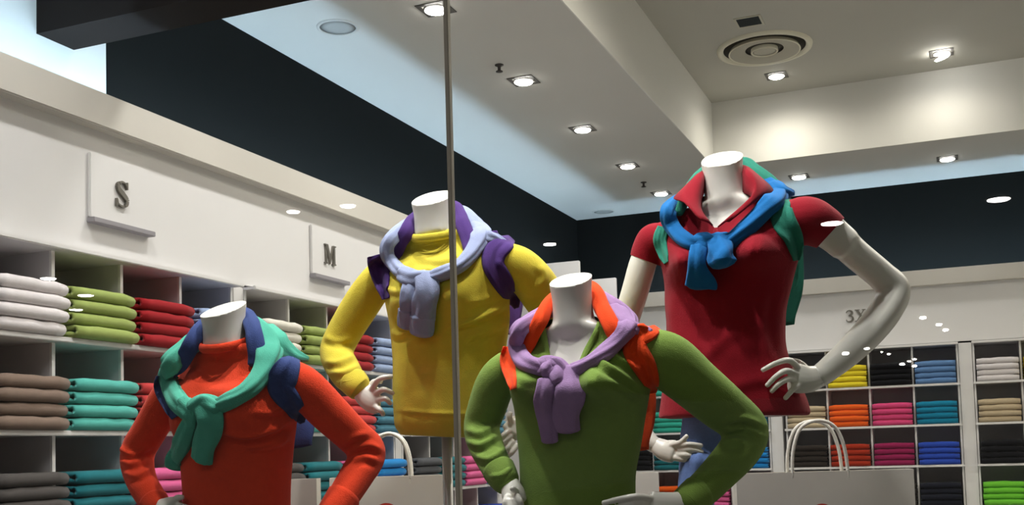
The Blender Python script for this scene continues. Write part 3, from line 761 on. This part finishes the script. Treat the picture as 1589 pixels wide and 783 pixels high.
wr = [([(640, 395), (680, 405), (720, 395)], .005, 6), ([(650, 412), (690, 420), (740, 405)], .006, 6), ([(690, 508), (735, 497), (788, 470)], .010, 5), ([(715, 530), (750, 515), (788, 500)], .006, 6), ([(720, 470), (750, 465), (780, 450)], .004, 6), ([(598, 445), (612, 452), (640, 450)], .004, 5), ([(500, 520), (525, 530), (560, 520)], .004, 5), ([(502, 560), (525, 562), (552, 550)], .006, 5), ([(510, 575), (535, 578), (560, 565)], .006, 5), ([(525, 590), (545, 590), (566, 578)], .005, 4),
      ([(612, 636), (690, 642), (775, 640)], .004, 3), ([(835, 410), (845, 430), (830, 450)], .005, 6), ([(800, 440), (820, 455), (850, 455)], .004, 6), ([(640, 540), (650, 580), (645, 620)], -.003, 12), ([(730, 520), (742, 560), (735, 620)], -.003, 12), ([(606, 512), (620, 520), (650, 505)], .004, 5)]
g, b = dress(M, 'yellow_sweater', knit('yellow sweater', YE), torso, [armL, armR], neck, [(646, 472, .030, .042), (748, 467, .030, .042)], wr, 2)
crew(M, 641, 368, 712, 358, 11, knit('yellow sweater', YE))
M.set_surface([g, b])
M.hand([(556, 600, -.03, 12, 10), (566, 612, -.04, 17, 11), (580, 620, -.05, 21, 10), (586, 620, -.05, 20, 8)],
       [[(576, 606, -.05), (586, 590, -.07), (598, 585, -.08), (608, 584, -.07)], [(584, 609, -.06), (596, 604, -.08), (610, 610, -.07)], [(586, 620, -.06), (598, 618, -.08), (606, 626, -.07)], [(582, 630, -.06), (590, 636, -.08), (595, 643, -.07)], [(572, 604, -.03), (580, 592, -.03), (592, 592, -.03)]])
M.hand([(820, 652, -.05, 12, 10), (806, 660, -.06, 18, 11), (796, 672, -.07, 20, 10)], [[(796, 660, -.07), (791, 648, -.08), (792, 640, -.08)], [(790, 668, -.08), (780, 676, -.09), (774, 682, -.08)], [(792, 676, -.08), (781, 686, -.09), (776, 692, -.08)], [(796, 684, -.08), (786, 696, -.09), (780, 700, -.08)], [(802, 690, -.08), (794, 702, -.09), (789, 707, -.08)]])
M.stand(693, 672, -.02, 8)
PU = (74, 48, 112)
under(M, 'purple', 'purple sweater slung behind the neck of the yellow sweater mannequin', PU,
      [[(604, 412, 22, 10, None, .002), (616, 390, 24, 14, None, .004), (630, 362, 24, 18, -.02), (643, 340, 20, 20, .05), (672, 325, 24, 20, .10), (702, 322, 24, 20, .06), (716, 345, 24, 18, -.03), (728, 375, 24, 14, None, .004), (730, 392, 18, 10, None)]],
      [[(584, 396, 30, 12, None, .004), (588, 414, 34, 12, None, .004), (595, 440, 28, 10, None, .003), (599, 464, 12, 8, None)],
       [(794, 369, 14, 8, None, .004), (784, 376, 30, 12, None, .004), (768, 392, 36, 12, None, .004), (766, 412, 34, 12, None, .004), (782, 440, 32, 12, None, .003), (797, 464, 22, 10, None), (802, 478, 8, 6, None)]],
      [[(720, 380, 120, 22, .16), (738, 420, 130, 22, .165), (744, 470, 132, 20, .16), (742, 514, 126, 16, .155)]])
LB = (148, 158, 190)
tied(M, 'pale blue tied', 'pale blue sweater with sleeves knotted on the yellow sweater mannequin chest', LB,
     [[(652, 338, 20, 18, .09), (630, 352, 24, 20, .04), (606, 372, 22, 18, None, .012), (600, 392, 22, 16, None, .010), (614, 414, 21, 16, None, .006), (632, 426, 22, 18, None, .005)],
      [(702, 326, 22, 18, .10), (722, 336, 30, 20, .04), (744, 360, 30, 18, None, .012), (738, 384, 24, 16, None, .010), (712, 412, 21, 16, None, .006), (676, 428, 20, 18, None, .005), (660, 432, 18, 14, None, .006)],
      [(736, 350, 30, 18, .01), (754, 366, 26, 16, None, .012), (772, 370, 16, 10, None, .008), (784, 374, 8, 6, None, .006)]],
     [[(625, 424, 24, 20, None, .004), (640, 432, 28, 22, None, .008), (660, 430, 24, 18, None, .006)]],
     [[(660, 426, 34, 18, None, .012), (662, 455, 36, 18, None, .014), (656, 492, 36, 17, None, .012)],
      [(640, 434, 24, 16, None, .005), (634, 460, 26, 16, None, .004), (632, 480, 26, 15, None, .003)]],
     [[(656, 493, 38, 19, None, .012), (654, 518, 36, 18, None, .010)], [(632, 482, 28, 17, None, .003), (630, 506, 26, 16, None, .003)]], )

# ================= green
M = MG = Mannequin(2.62, 24, 'headless mannequin in green v-neck sweater, hand on hip, front centre', 895)
GR = (120, 148, 66)
torso = [(806, 860, 990, 860, .74, 0), (808, 800, 984, 798, .72, 0), (808, 745, 984, 742, .70, 0), (805, 700, 991, 696, .60, 0), (801, 655, 998, 648, .58, 0), (796, 612, 1004, 602, .62, 0), (788, 575, 1010, 562, .48, .012), (778, 548, 1012, 533, .38, .022),
         (790, 530, 1000, 514, .39, .02), (820, 516, 960, 502, .56, .010), (842, 508, 935, 498, .80, 0), (850, 496, 925, 488, .8, 0)]
armL = [(792, 566, .075, 28), (772, 590, .085, 32), (758, 628, .10, 32), (748, 662, .11, 29), (756, 696, .06, 28), (776, 732, 0, 24), (788, 752, -.03, 19)]
armR = [(1000, 540, -.07, 32), (1032, 556, -.065, 42), (1075, 592, -.05, 41), (1122, 632, -.02, 38), (1158, 665, .0, 34), (1145, 700, -.03, 32), (1105, 745, -.07, 28), (1068, 778, -.11, 24), (1060, 786, -.12, 22)]
neck = neck_rings(853, 441, 918, 427, 858, 512, 924, 504, True)
wr = [([(722, 665), (745, 672), (775, 655)], .006, 5), ([(724, 682), (745, 690), (775, 672)], .007, 5), ([(735, 705), (760, 712), (790, 690)], .007, 5), ([(760, 738), (778, 738), (798, 722)], .005, 5), ([(1125, 655), (1150, 648), (1185, 660)], .008, 5), ([(1118, 672), (1150, 664), (1185, 676)], .007, 5), ([(1115, 690), (1135, 682), (1160, 690)], .006, 6), ([(940, 545), (970, 562), (1000, 580)], .008, 5), ([(920, 556), (955, 576), (1000, 606)], .008, 5), ([(940, 590), (965, 600), (1000, 628)], .005, 6), ([(800, 580), (815, 590), (840, 590)], .003, 6), ([(1075, 745), (1100, 730), (1140, 725)], .004, 6)]
opening = [(838, 470), (851, 560), (880, 612), (900, 562), (932, 500), (935, 470)]
g, b = dress(M, 'green_sweater', knit('green sweater', GR), torso, [armL, armR], neck, [(828, 604, .078, .034), (966, 600, .078, .034)], wr, 3, opening)
M.set_surface([g, b])
for q in ([(842, 508), (848, 540), (856, 572), (879, 611)], [(931, 500), (920, 525), (901, 562), (880, 611)]):
    M.strip('neckband', [(x, y, 9, 5, None, .001) for x, y in q], knit('green sweater', GR), M.root, .02, 6, 5)
M.hand([(790, 748, -.03, 14, 11), (796, 764, -.05, 18, 11), (800, 778, -.06, 18, 9)], [[(800, 762, -.07), (796, 758, -.08), (794, 756, -.08)], [(802, 770, -.08), (808, 780, -.09), (810, 792, -.08)], [(796, 776, -.08), (800, 790, -.09), (802, 800, -.08)], [(790, 776, -.08), (792, 790, -.09), (793, 800, -.08)], [(788, 770, -.07), (784, 780, -.08), (784, 792, -.08)]])
M.hand([(1066, 780, -.12, 18, 12), (1040, 784, -.14, 20, 12), (1012, 784, -.15, 21, 10)], [[(1014, 774, -.15), (990, 770, -.17), (962, 774, -.17), (936, 780, -.15)], [(1010, 782, -.15), (985, 782, -.17), (955, 788, -.16), (938, 794, -.15)], [(1010, 790, -.15), (985, 794, -.17), (962, 800, -.15)], [(1012, 796, -.15), (992, 806, -.16), (974, 812, -.15)], [(1040, 776, -.13), (1030, 788, -.15), (1012, 800, -.16)]])
M.stand(896, 850, .02)
OG = (238, 74, 24)
under(M, 'bright orange', 'orange sweater slung behind the neck of the green sweater mannequin', OG,
      [[(812, 552, 18, 10, None, .002), (822, 530, 22, 14, None, .004), (838, 498, 24, 18, -.02), (856, 466, 20, 20, .05), (890, 450, 24, 20, .10), (920, 448, 22, 20, .06), (934, 478, 26, 18, -.03), (950, 508, 26, 14, None, .004), (962, 532, 20, 10, None)]],
      [[(792, 538, 24, 12, None, .004), (788, 560, 26, 12, None, .004), (793, 584, 20, 10, None, .003), (797, 604, 10, 8, None)],
       [(1020, 507, 12, 8, None, .004), (1008, 514, 28, 12, None, .004), (990, 522, 36, 12, None, .004), (985, 540, 38, 12, None, .004), (1000, 568, 36, 12, None, .004), (1010, 592, 26, 10, None, .002), (1012, 610, 14, 6, None)]],
      [[(930, 540, 130, 22, .15), (944, 580, 142, 22, .155), (946, 640, 140, 20, .15), (944, 694, 128, 16, .145)]])
LI = (160, 128, 172)
tied(M, 'lilac tied', 'lilac sweater with sleeves knotted on the green sweater mannequin chest', LI,
     [[(868, 470, 22, 18, .09), (840, 488, 26, 20, .04), (806, 512, 26, 22, None, .012), (803, 540, 30, 20, None, .010), (816, 562, 30, 20, None, .006), (842, 570, 26, 18, None, .006)],
      [(920, 456, 24, 18, .10), (946, 474, 32, 20, .02), (974, 498, 34, 22, None, .012), (966, 520, 26, 20, None, .012), (940, 545, 26, 18, None, .006), (908, 566, 24, 18, None, .006), (888, 574, 20, 16, None, .008)],
      [(950, 480, 34, 18, .0), (976, 504, 28, 16, None, .014), (996, 510, 16, 10, None, .010), (1010, 514, 8, 6, None, .006)]],
     [[(838, 566, 30, 20, None, .006), (858, 572, 32, 26, None, .012), (866, 592, 26, 22, None, .008)], [(846, 578, 24, 22, None, .012), (862, 566, 28, 24, None, .018), (876, 580, 24, 20, None, .012)]],
     [[(892, 572, 34, 18, None, .010), (884, 605, 46, 20, None, .012), (880, 640, 40, 18, None, .010), (882, 668, 34, 14, None, .008)],
      [(850, 592, 28, 18, None, .008), (844, 625, 30, 20, None, .010), (850, 655, 28, 18, None, .008), (852, 684, 26, 14, None, .006)]], [])

# ================= red
M = MR = Mannequin(3.0, 22, 'headless mannequin in red polo shirt and blue jeans, hand on hip', 1135)
RE = (142, 18, 34)
torso = [(1026, 648, 1250, 644, .70, 0), (1029, 625, 1244, 618, .72, 0), (1034, 585, 1226, 574, .74, 0), (1037, 545, 1214, 535, .74, 0), (1037, 505, 1213, 495, .64, 0), (1035, 460, 1221, 448, .60, 0), (1032, 418, 1233, 403, .62, 0), (1026, 385, 1240, 366, .50, .010), (1014, 358, 1238, 338, .39, .02),
         (1026, 340, 1226, 320, .40, .02), (1056, 326, 1190, 310, .56, .010), (1078, 318, 1168, 305, .80, 0), (1086, 306, 1160, 297, .8, 0)]
slL = [(1030, 372, .07, 26), (1016, 376, .075, 30), (1003, 392, .08, 25), (999, 408, .083, 24), (994, 428, .086, 24)]
slR = [(1222, 345, -.07, 30), (1250, 342, -.07, 36), (1276, 352, -.06, 33), (1293, 364, -.055, 30), (1312, 380, -.05, 29)]
armL = [(1018, 375, .075, 22), (1000, 402, .08, 22), (986, 450, .09, 22), (970, 505, .11, 21), (962, 555, .12, 21), (968, 610, .08, 21), (985, 655, .03, 18), (1008, 684, .0, 14), (1020, 692, -.01, 13)]
armR = [(1240, 345, -.07, 26), (1292, 364, -.055, 24), (1330, 396, -.035, 23), (1368, 428, -.01, 23), (1387, 450, .0, 25), (1374, 482, -.02, 25), (1345, 518, -.05, 24), (1310, 552, -.08, 21), (1280, 577, -.10, 18), (1268, 585, -.11, 17)]
neck = neck_rings(1089, 254, 1152, 239, 1093, 322, 1158, 312, True)
wr = [([(1050, 440), (1045, 500), (1060, 560)], .003, 9), ([(1090, 560), (1130, 520), (1200, 500)], .003, 10), ([(1120, 610), (1170, 590), (1235, 585)], .003, 10), ([(1205, 440), (1195, 500), (1210, 560)], -.004, 9), ([(1150, 345), (1190, 350), (1225, 380)], .004, 6), ([(1175, 330), (1205, 340), (1230, 360)], .003, 5), ([(1090, 400), (1085, 480), (1095, 560)], -.003, 12), ([(1170, 420), (1160, 480), (1170, 560)], .003, 12), ([(1270, 352), (1285, 362), (1292, 378)], .002, 3)]
opening = [(1090, 290), (1089, 326), (1110, 355), (1164, 314), (1160, 290)]
g, b = dress(M, 'red_polo_shirt', knit('red polo', RE), torso, [slL, slR], neck, [(1072, 414, .062, .036), (1192, 408, .062, .036)], wr, 4, opening, bare=[armL, armR], cuts=([(1312, 336), (1267, 385), (1290, 430), (1380, 430), (1380, 336)], [(970, 392), (1026, 413), (1024, 450), (950, 450), (950, 392)]))
M.set_surface([g, b])
# polo collar: inner edge, crest, outer edge
def surf(name, rows, m, parent, thick, nu=28, nv=7):
    G = [catmull(r, nu) for r in rows]; G = [catmull([G[k][i] for k in range(len(rows))], nv) for i in range(nu)]
    V = [tuple(p) for col in G for p in col]; F = [(i*nv+j, i*nv+j+1, (i+1)*nv+j+1, (i+1)*nv+j) for i in range(nu-1) for j in range(nv-1)]
    o = mk(name, V, F, m, parent, True); md = o.modifiers.new('t', 'SOLIDIFY'); md.thickness = thick; md.offset = 0
    dg = bpy.context.evaluated_depsgraph_get(); me = bpy.data.meshes.new_from_object(o.evaluated_get(dg)); o.modifiers.clear(); o.data = me
    for p in me.polygons: p.use_smooth = True
    return o
D = M.D
inner = [W(1106, 350, D-.125), W(1088, 326, D-.08), W(1090, 304, D-.02), W(1102, 292, D+.06), W(1144, 288, D+.05), W(1154, 298, D-.045), W(1166, 312, D-.10), W(1114, 352, D-.13)]
crest = [W(1098, 344, D-.14), W(1082, 316, D-.09), W(1088, 270, D-.02), W(1102, 262, D+.08), W(1146, 256, D+.07), W(1158, 262, D-.04), W(1172, 296, D-.10), W(1124, 344, D-.14)]
outer = [W(1086, 340, D-.145), W(1062, 314, D-.10), W(1046, 306, D-.02), W(1082, 285, D+.10), W(1160, 270, D+.09), W(1200, 296, D-.05), W(1170, 314, D-.115), W(1132, 344, D-.14)]
surf('collar', [inner, crest, outer], knit('red polo', RE), M.root, .004)
M.strip('placket', [(1110, 354, 8, 4, None, .001), (1112, 372, 9, 4, None, .001), (1114, 392, 9, 4, None, .001)], knit('red polo', RE), M.root, .0, 4, 5)
M.hand([(1270, 584, -.11, 17, 13), (1252, 588, -.12, 21, 13), (1236, 586, -.13, 23, 11), (1230, 584, -.13, 22, 9)],
       [[(1240, 572, -.13), (1225, 559, -.15), (1205, 563, -.16), (1183, 574, -.16)], [(1236, 580, -.14), (1220, 575, -.16), (1205, 583, -.17), (1190, 598, -.16)], [(1236, 588, -.14), (1222, 588, -.16), (1208, 596, -.17), (1197, 607, -.16)], [(1240, 596, -.14), (1232, 602, -.15), (1218, 618, -.15)], [(1254, 574, -.11), (1240, 562, -.09), (1222, 558, -.07)]], r=1.02)
M.hand([(1018, 690, -.01, 13, 11), (1032, 698, -.03, 17, 11), (1046, 700, -.05, 18, 9)], [[(1042, 690, -.05), (1056, 686, -.07), (1066, 676, -.08)], [(1052, 692, -.06), (1068, 689, -.08), (1089, 691, -.08)], [(1054, 698, -.06), (1070, 697, -.08), (1090, 701, -.08)], [(1052, 705, -.06), (1068, 706, -.08), (1084, 711, -.07)], [(1048, 710, -.06), (1062, 713, -.07), (1076, 717, -.07)]])
# jeans
def leg(pts): return M.limb(pts)
jeans = [M.loft([(1054, 770, 1098, 766, 1.5, 0), (1053, 735, 1112, 730, 1.2, 0), (1054, 695, 1134, 690, 1.0, 0), (1057, 660, 1156, 652, .9, 0), (1060, 630, 1172, 622, .84, 0), (1064, 612, 1180, 604, .8, 0)], .002),
         leg([(1082, 720, .06, 28), (1078, 800, .06, 28), (1076, 920, .05, 26), (1078, 1060, .07, 24), (1078, 1185, .08, 22)]), leg([(1086, 715, -.05, 30), (1078, 800, -.06, 28), (1078, 920, -.07, 26), (1082, 1060, -.06, 24), (1084, 1185, -.05, 22)])]
me = remesh(jeans, .007, 5, .5); wrinkle(me, [([(1060, 680), (1075, 710), (1080, 750)], .004, 5), ([(1085, 665), (1095, 700), (1090, 740)], -.004, 6)], 9); link(me, 'jeans', M_JEAN, M.root, True)
for fx, dd in ((1078, .08), (1084, -.05)):
    p = W(fx, 1195, D+dd); z0 = EYE-.93
    pts = [p-M.fwd*.05, p+M.fwd*.02, p+M.fwd*.10, p+M.fwd*.17]
    V, F = tube_vf([(q.x, q.y, z0+h) for q, h in zip(pts, (.04, .045, .03, .018))], [.03, .036, .042, .03], 16, [.038, .042, .028, .016], [tuple(UP)]*4); mk('foot', V, F, M_SKIN, M.root, True)
TG = (46, 128, 108); BL = (24, 104, 168)
under(M, 'green draped', 'sea green sweater slung behind the red polo mannequin shoulders', TG,
      [[(1052, 330, 16, 12, None, .004), (1072, 290, 18, 16, .06), (1100, 264, 20, 18, .12), (1150, 254, 22, 18, .12), (1172, 266, 22, 16, .08), (1200, 286, 20, 14, .04), (1218, 300, 14, 10, .02)]],
      [[(1030, 352, 20, 12, None, .004), (1024, 372, 22, 12, None, .004), (1030, 396, 16, 10, None, .002), (1034, 408, 8, 8, None)],
       [(1222, 306, 14, 8, None, .004), (1212, 320, 32, 12, None, .004), (1216, 342, 36, 12, None, .005), (1230, 366, 30, 12, None, .004), (1236, 388, 22, 10, None, .002), (1236, 404, 10, 6, None)]],
      [[(1180, 360, 120, 22, .15), (1184, 400, 124, 22, .155), (1182, 450, 120, 20, .15), (1178, 500, 108, 16, .145)]])
tied(M, 'blue tied', 'bright blue sweater with sleeves knotted on the red polo mannequin chest', BL,
     [[(1068, 300, 20, 16, .08), (1044, 318, 24, 18, .02, 0), (1036, 334, 24, 18, None, .010), (1046, 356, 24, 18, None, .008), (1066, 374, 24, 18, None, .006), (1084, 378, 22, 18, None, .006)],
      [(1158, 264, 22, 16, .12), (1184, 284, 30, 18, .06), (1206, 302, 34, 18, None, .012), (1186, 326, 28, 20, None, .012), (1162, 350, 26, 20, None, .008), (1136, 372, 24, 20, None, .006), (1122, 380, 20, 16, None, .008)],
      [(1196, 290, 30, 16, .02), (1216, 298, 22, 16, None, .014), (1230, 300, 10, 10, None, .008)]],
     [[(1080, 374, 26, 20, None, .006), (1096, 376, 30, 26, None, .012), (1112, 380, 24, 22, None, .008)]],
     [[(1114, 370, 36, 24, None, .012), (1118, 392, 36, 28, None, .020), (1120, 406, 40, 30, None, .024)],
      [(1086, 384, 26, 18, None, .008), (1082, 410, 28, 20, None, .010), (1086, 436, 44, 24, None, .012), (1086, 442, 46, 24, None, .012)]], [])

# ------------------------------------------------------------------ carrier bags
def bag(xl, xr, yt, D, psi, label, hgt, handle=None, logo=None):
    L = W(xl, yt, D); Rr = W(xr, yt, D); L.z = Rr.z = (L.z+Rr.z)/2; wd = (Rr-L).length; ax = (Rr-L).normalized(); dp = Vector((-ax.y, ax.x, 0))
    z1 = L.z; z0 = z1-hgt; th = .07; base = (L+Rr)/2
    t = empty('carrier_bag', (base.x, base.y, z0), label, 'bag', 'paper carrier bags')
    def P(u, v, z): return L+ax*(u*wd)+dp*v+UP*(z-L.z)
    k = .003
    V = []; 
    for z, sq in ((z0, 0), (z0+hgt*.5, .012), (z1, .0)):
        for (u, v) in ((0, 0), (.5, 0), (1, 0), (1, th/2-sq*0), (1, th), (.5, th), (0, th), (0, th/2)):
            du = sq*(1 if u == 0 else -1)/wd if v == th/2 else 0
            V.append(P(u+du, v, z))
    F = []
    for r in range(2):
        for i in range(8): F.append((r*8+i, r*8+(i+1) % 8, (r+1)*8+(i+1) % 8, (r+1)*8+i))
    F.append(tuple(range(8))[::-1])
    o = mk('bag_body', V, F, M_BAG, t); md = o.modifiers.new('t', 'SOLIDIFY'); md.thickness = k; md.offset = -1
    if handle:
        for v in (.004, th-.004):
            pts = [W(x, y, D) for x, y in handle]; pts = [p+dp*(v+(p-L).dot(dp)*0) for p in pts]
            V, F = tube_vf(pts, [.0055]*len(pts), 10, n=40); mk('handle', V, F, M_ROPE, t, True)
    if logo:
        c = W(logo[0], logo[1], D)-dp*.0015; c = P((c-L).dot(ax)/wd, -.0012, c.z)
        V = [c]+[c+ax*(.04*math.cos(a*math.pi/12))+UP*(.04*math.sin(a*math.pi/12)) for a in range(24)]
        mk('printed_mark', V, [(0, 1+i, 1+(i+1) % 24) for i in range(24)], M_RED, t)
    # riser that lifts the bag into view
    rb = box('display_riser', 0, 1, 0, 1, 0, 1, M_LAM)
    V = [P(u, v, z) for z in (EYE-.93, z0-.001) for u, v in ((-.05, -.02), (1.05, -.02), (1.05, th+.02), (-.05, th+.02))]
    bpy.data.objects.remove(rb)
    rb = mk('display_riser', V, [(0, 1, 2, 3), (4, 5, 6, 7), (0, 1, 5, 4), (1, 2, 6, 5), (2, 3, 7, 6), (3, 0, 4, 7)], mat('grey display block', srgb(110, 106, 102), .7))
    tag(rb, 'grey display block below the ' + label[:60], 'riser', 'display blocks under the bags')
    return t
bag(1142, 1418, 731, 3.35, 0, 'large pale paper carrier bag with cord handles behind the green mannequin elbow', .42, [(1230, 745), (1231, 700), (1243, 664), (1270, 652), (1296, 662), (1311, 695), (1318, 745)], (1275, 801))
bag(511, 692, 739, 3.35, 0, 'pale paper carrier bag between the orange elbow and the yellow mannequin pole', .40, [(568, 760), (570, 710), (582, 682), (604, 672), (624, 684), (634, 715), (637, 760)], (600, 800))
bag(446, 491, 743, 3.2, 0, 'narrow pale paper bag beside the orange sweater elbow', .36)
bag(984, 1022, 733, 3.35, 0, 'narrow pale paper bag between green torso and blue jeans', .36)

# ------------------------------------------------------------------ mall lamps seen as reflections in the glass
RX = [(1550, 312, 17), (1291, 349, 17), (853, 381, 10), (75, 434, 12), (133, 460, 12), (118, 482, 10), (50, 497, 10), (540, 322, 12), (455, 331, 10)]
for k, (x, y, r) in enumerate(RX):
    d = ray(x, y); zc = 2.48; tt = zc/d.z; p = CAM+d*tt; y2 = 2*GY-p.y; rad = r/FPX*tt
    V, F = lathe([(rad, 0), (rad*.9, -.01), (rad*.3, -.012)], 24)
    if abs(p.x) > 13.9 or y2 < -59: continue
    o = mk('mall_downlight', shift(V, (p.x, y2, EYE+2.499)), F, M_MDISC, None, True)
    tag(o, 'mall ceiling lamp mirrored in glass %s' % ['over the black wall far right', 'on the red sleeve', 'on the black wall by the corner', 'on the white sweaters', 'on the olive sweaters', 'on the olive stack end', 'low on the white sweaters', 'above the M sign', 'left of the M sign'][k], 'ceiling light', 'mall lamps mirrored in the glass')

for k, x in enumerate((-2.6, -1.2, .3)):  # unseen lamps added as front fill for the mannequins and glass joint
    z = EYE+2.5; t = empty('mall_downlight', (x, -1.2, z), 'added fill lamp in the mall before the shop window, %s from the left' % ORD[k], 'ceiling light', 'added fill lamps before the window')
    V, F = lathe([(.10, 0), (.10, -.012), (.085, -.014), (.083, -.003)], 28, False); mk('lamp_bezel', shift(V, (x, -1.2, z)), F, M_FRAME, t, True)
    V, F = lathe([(.083, -.003), (.02, -.006)], 28); mk('lamp_lens', shift(V, (x, -1.2, z)), F, M_MDISC, t, True)
    spot('lamp_light', (x, -1.2, z-.03), 8, 120, .5, t, (x, -.2, 0))

for k, (x, y, r) in enumerate([(1312, 547, 7), (1345, 540, 5.5), (1432, 492, 7), (1457, 503, 6), (1467, 511, 6), (1368, 546, 3), (1379, 549, 4), (1400, 564, 5.5), (1411, 560, 4), (1419, 557, 4), (1419, 567, 5)]):
    d = ray(x, y); tt = 2.48/d.z; p = CAM+d*tt; y2 = 2*GY-p.y; rad = r/FPX*tt
    if y2 < -59: continue
    V, F = lathe([(rad*.5, 0), (rad*.75, -rad*.18), (rad*.75, -rad*.42), (rad*.5, -rad*.6), (rad*.2, -rad*.65)], 20)
    o = mk('mall_downlight', shift(V, (p.x, y2, EYE+2.499)), F, M_MDISC, None, True)
    tag(o, 'small distant mall lamp mirrored in the glass over the back wall', 'ceiling light', 'distant mall lamps mirrored in the glass')
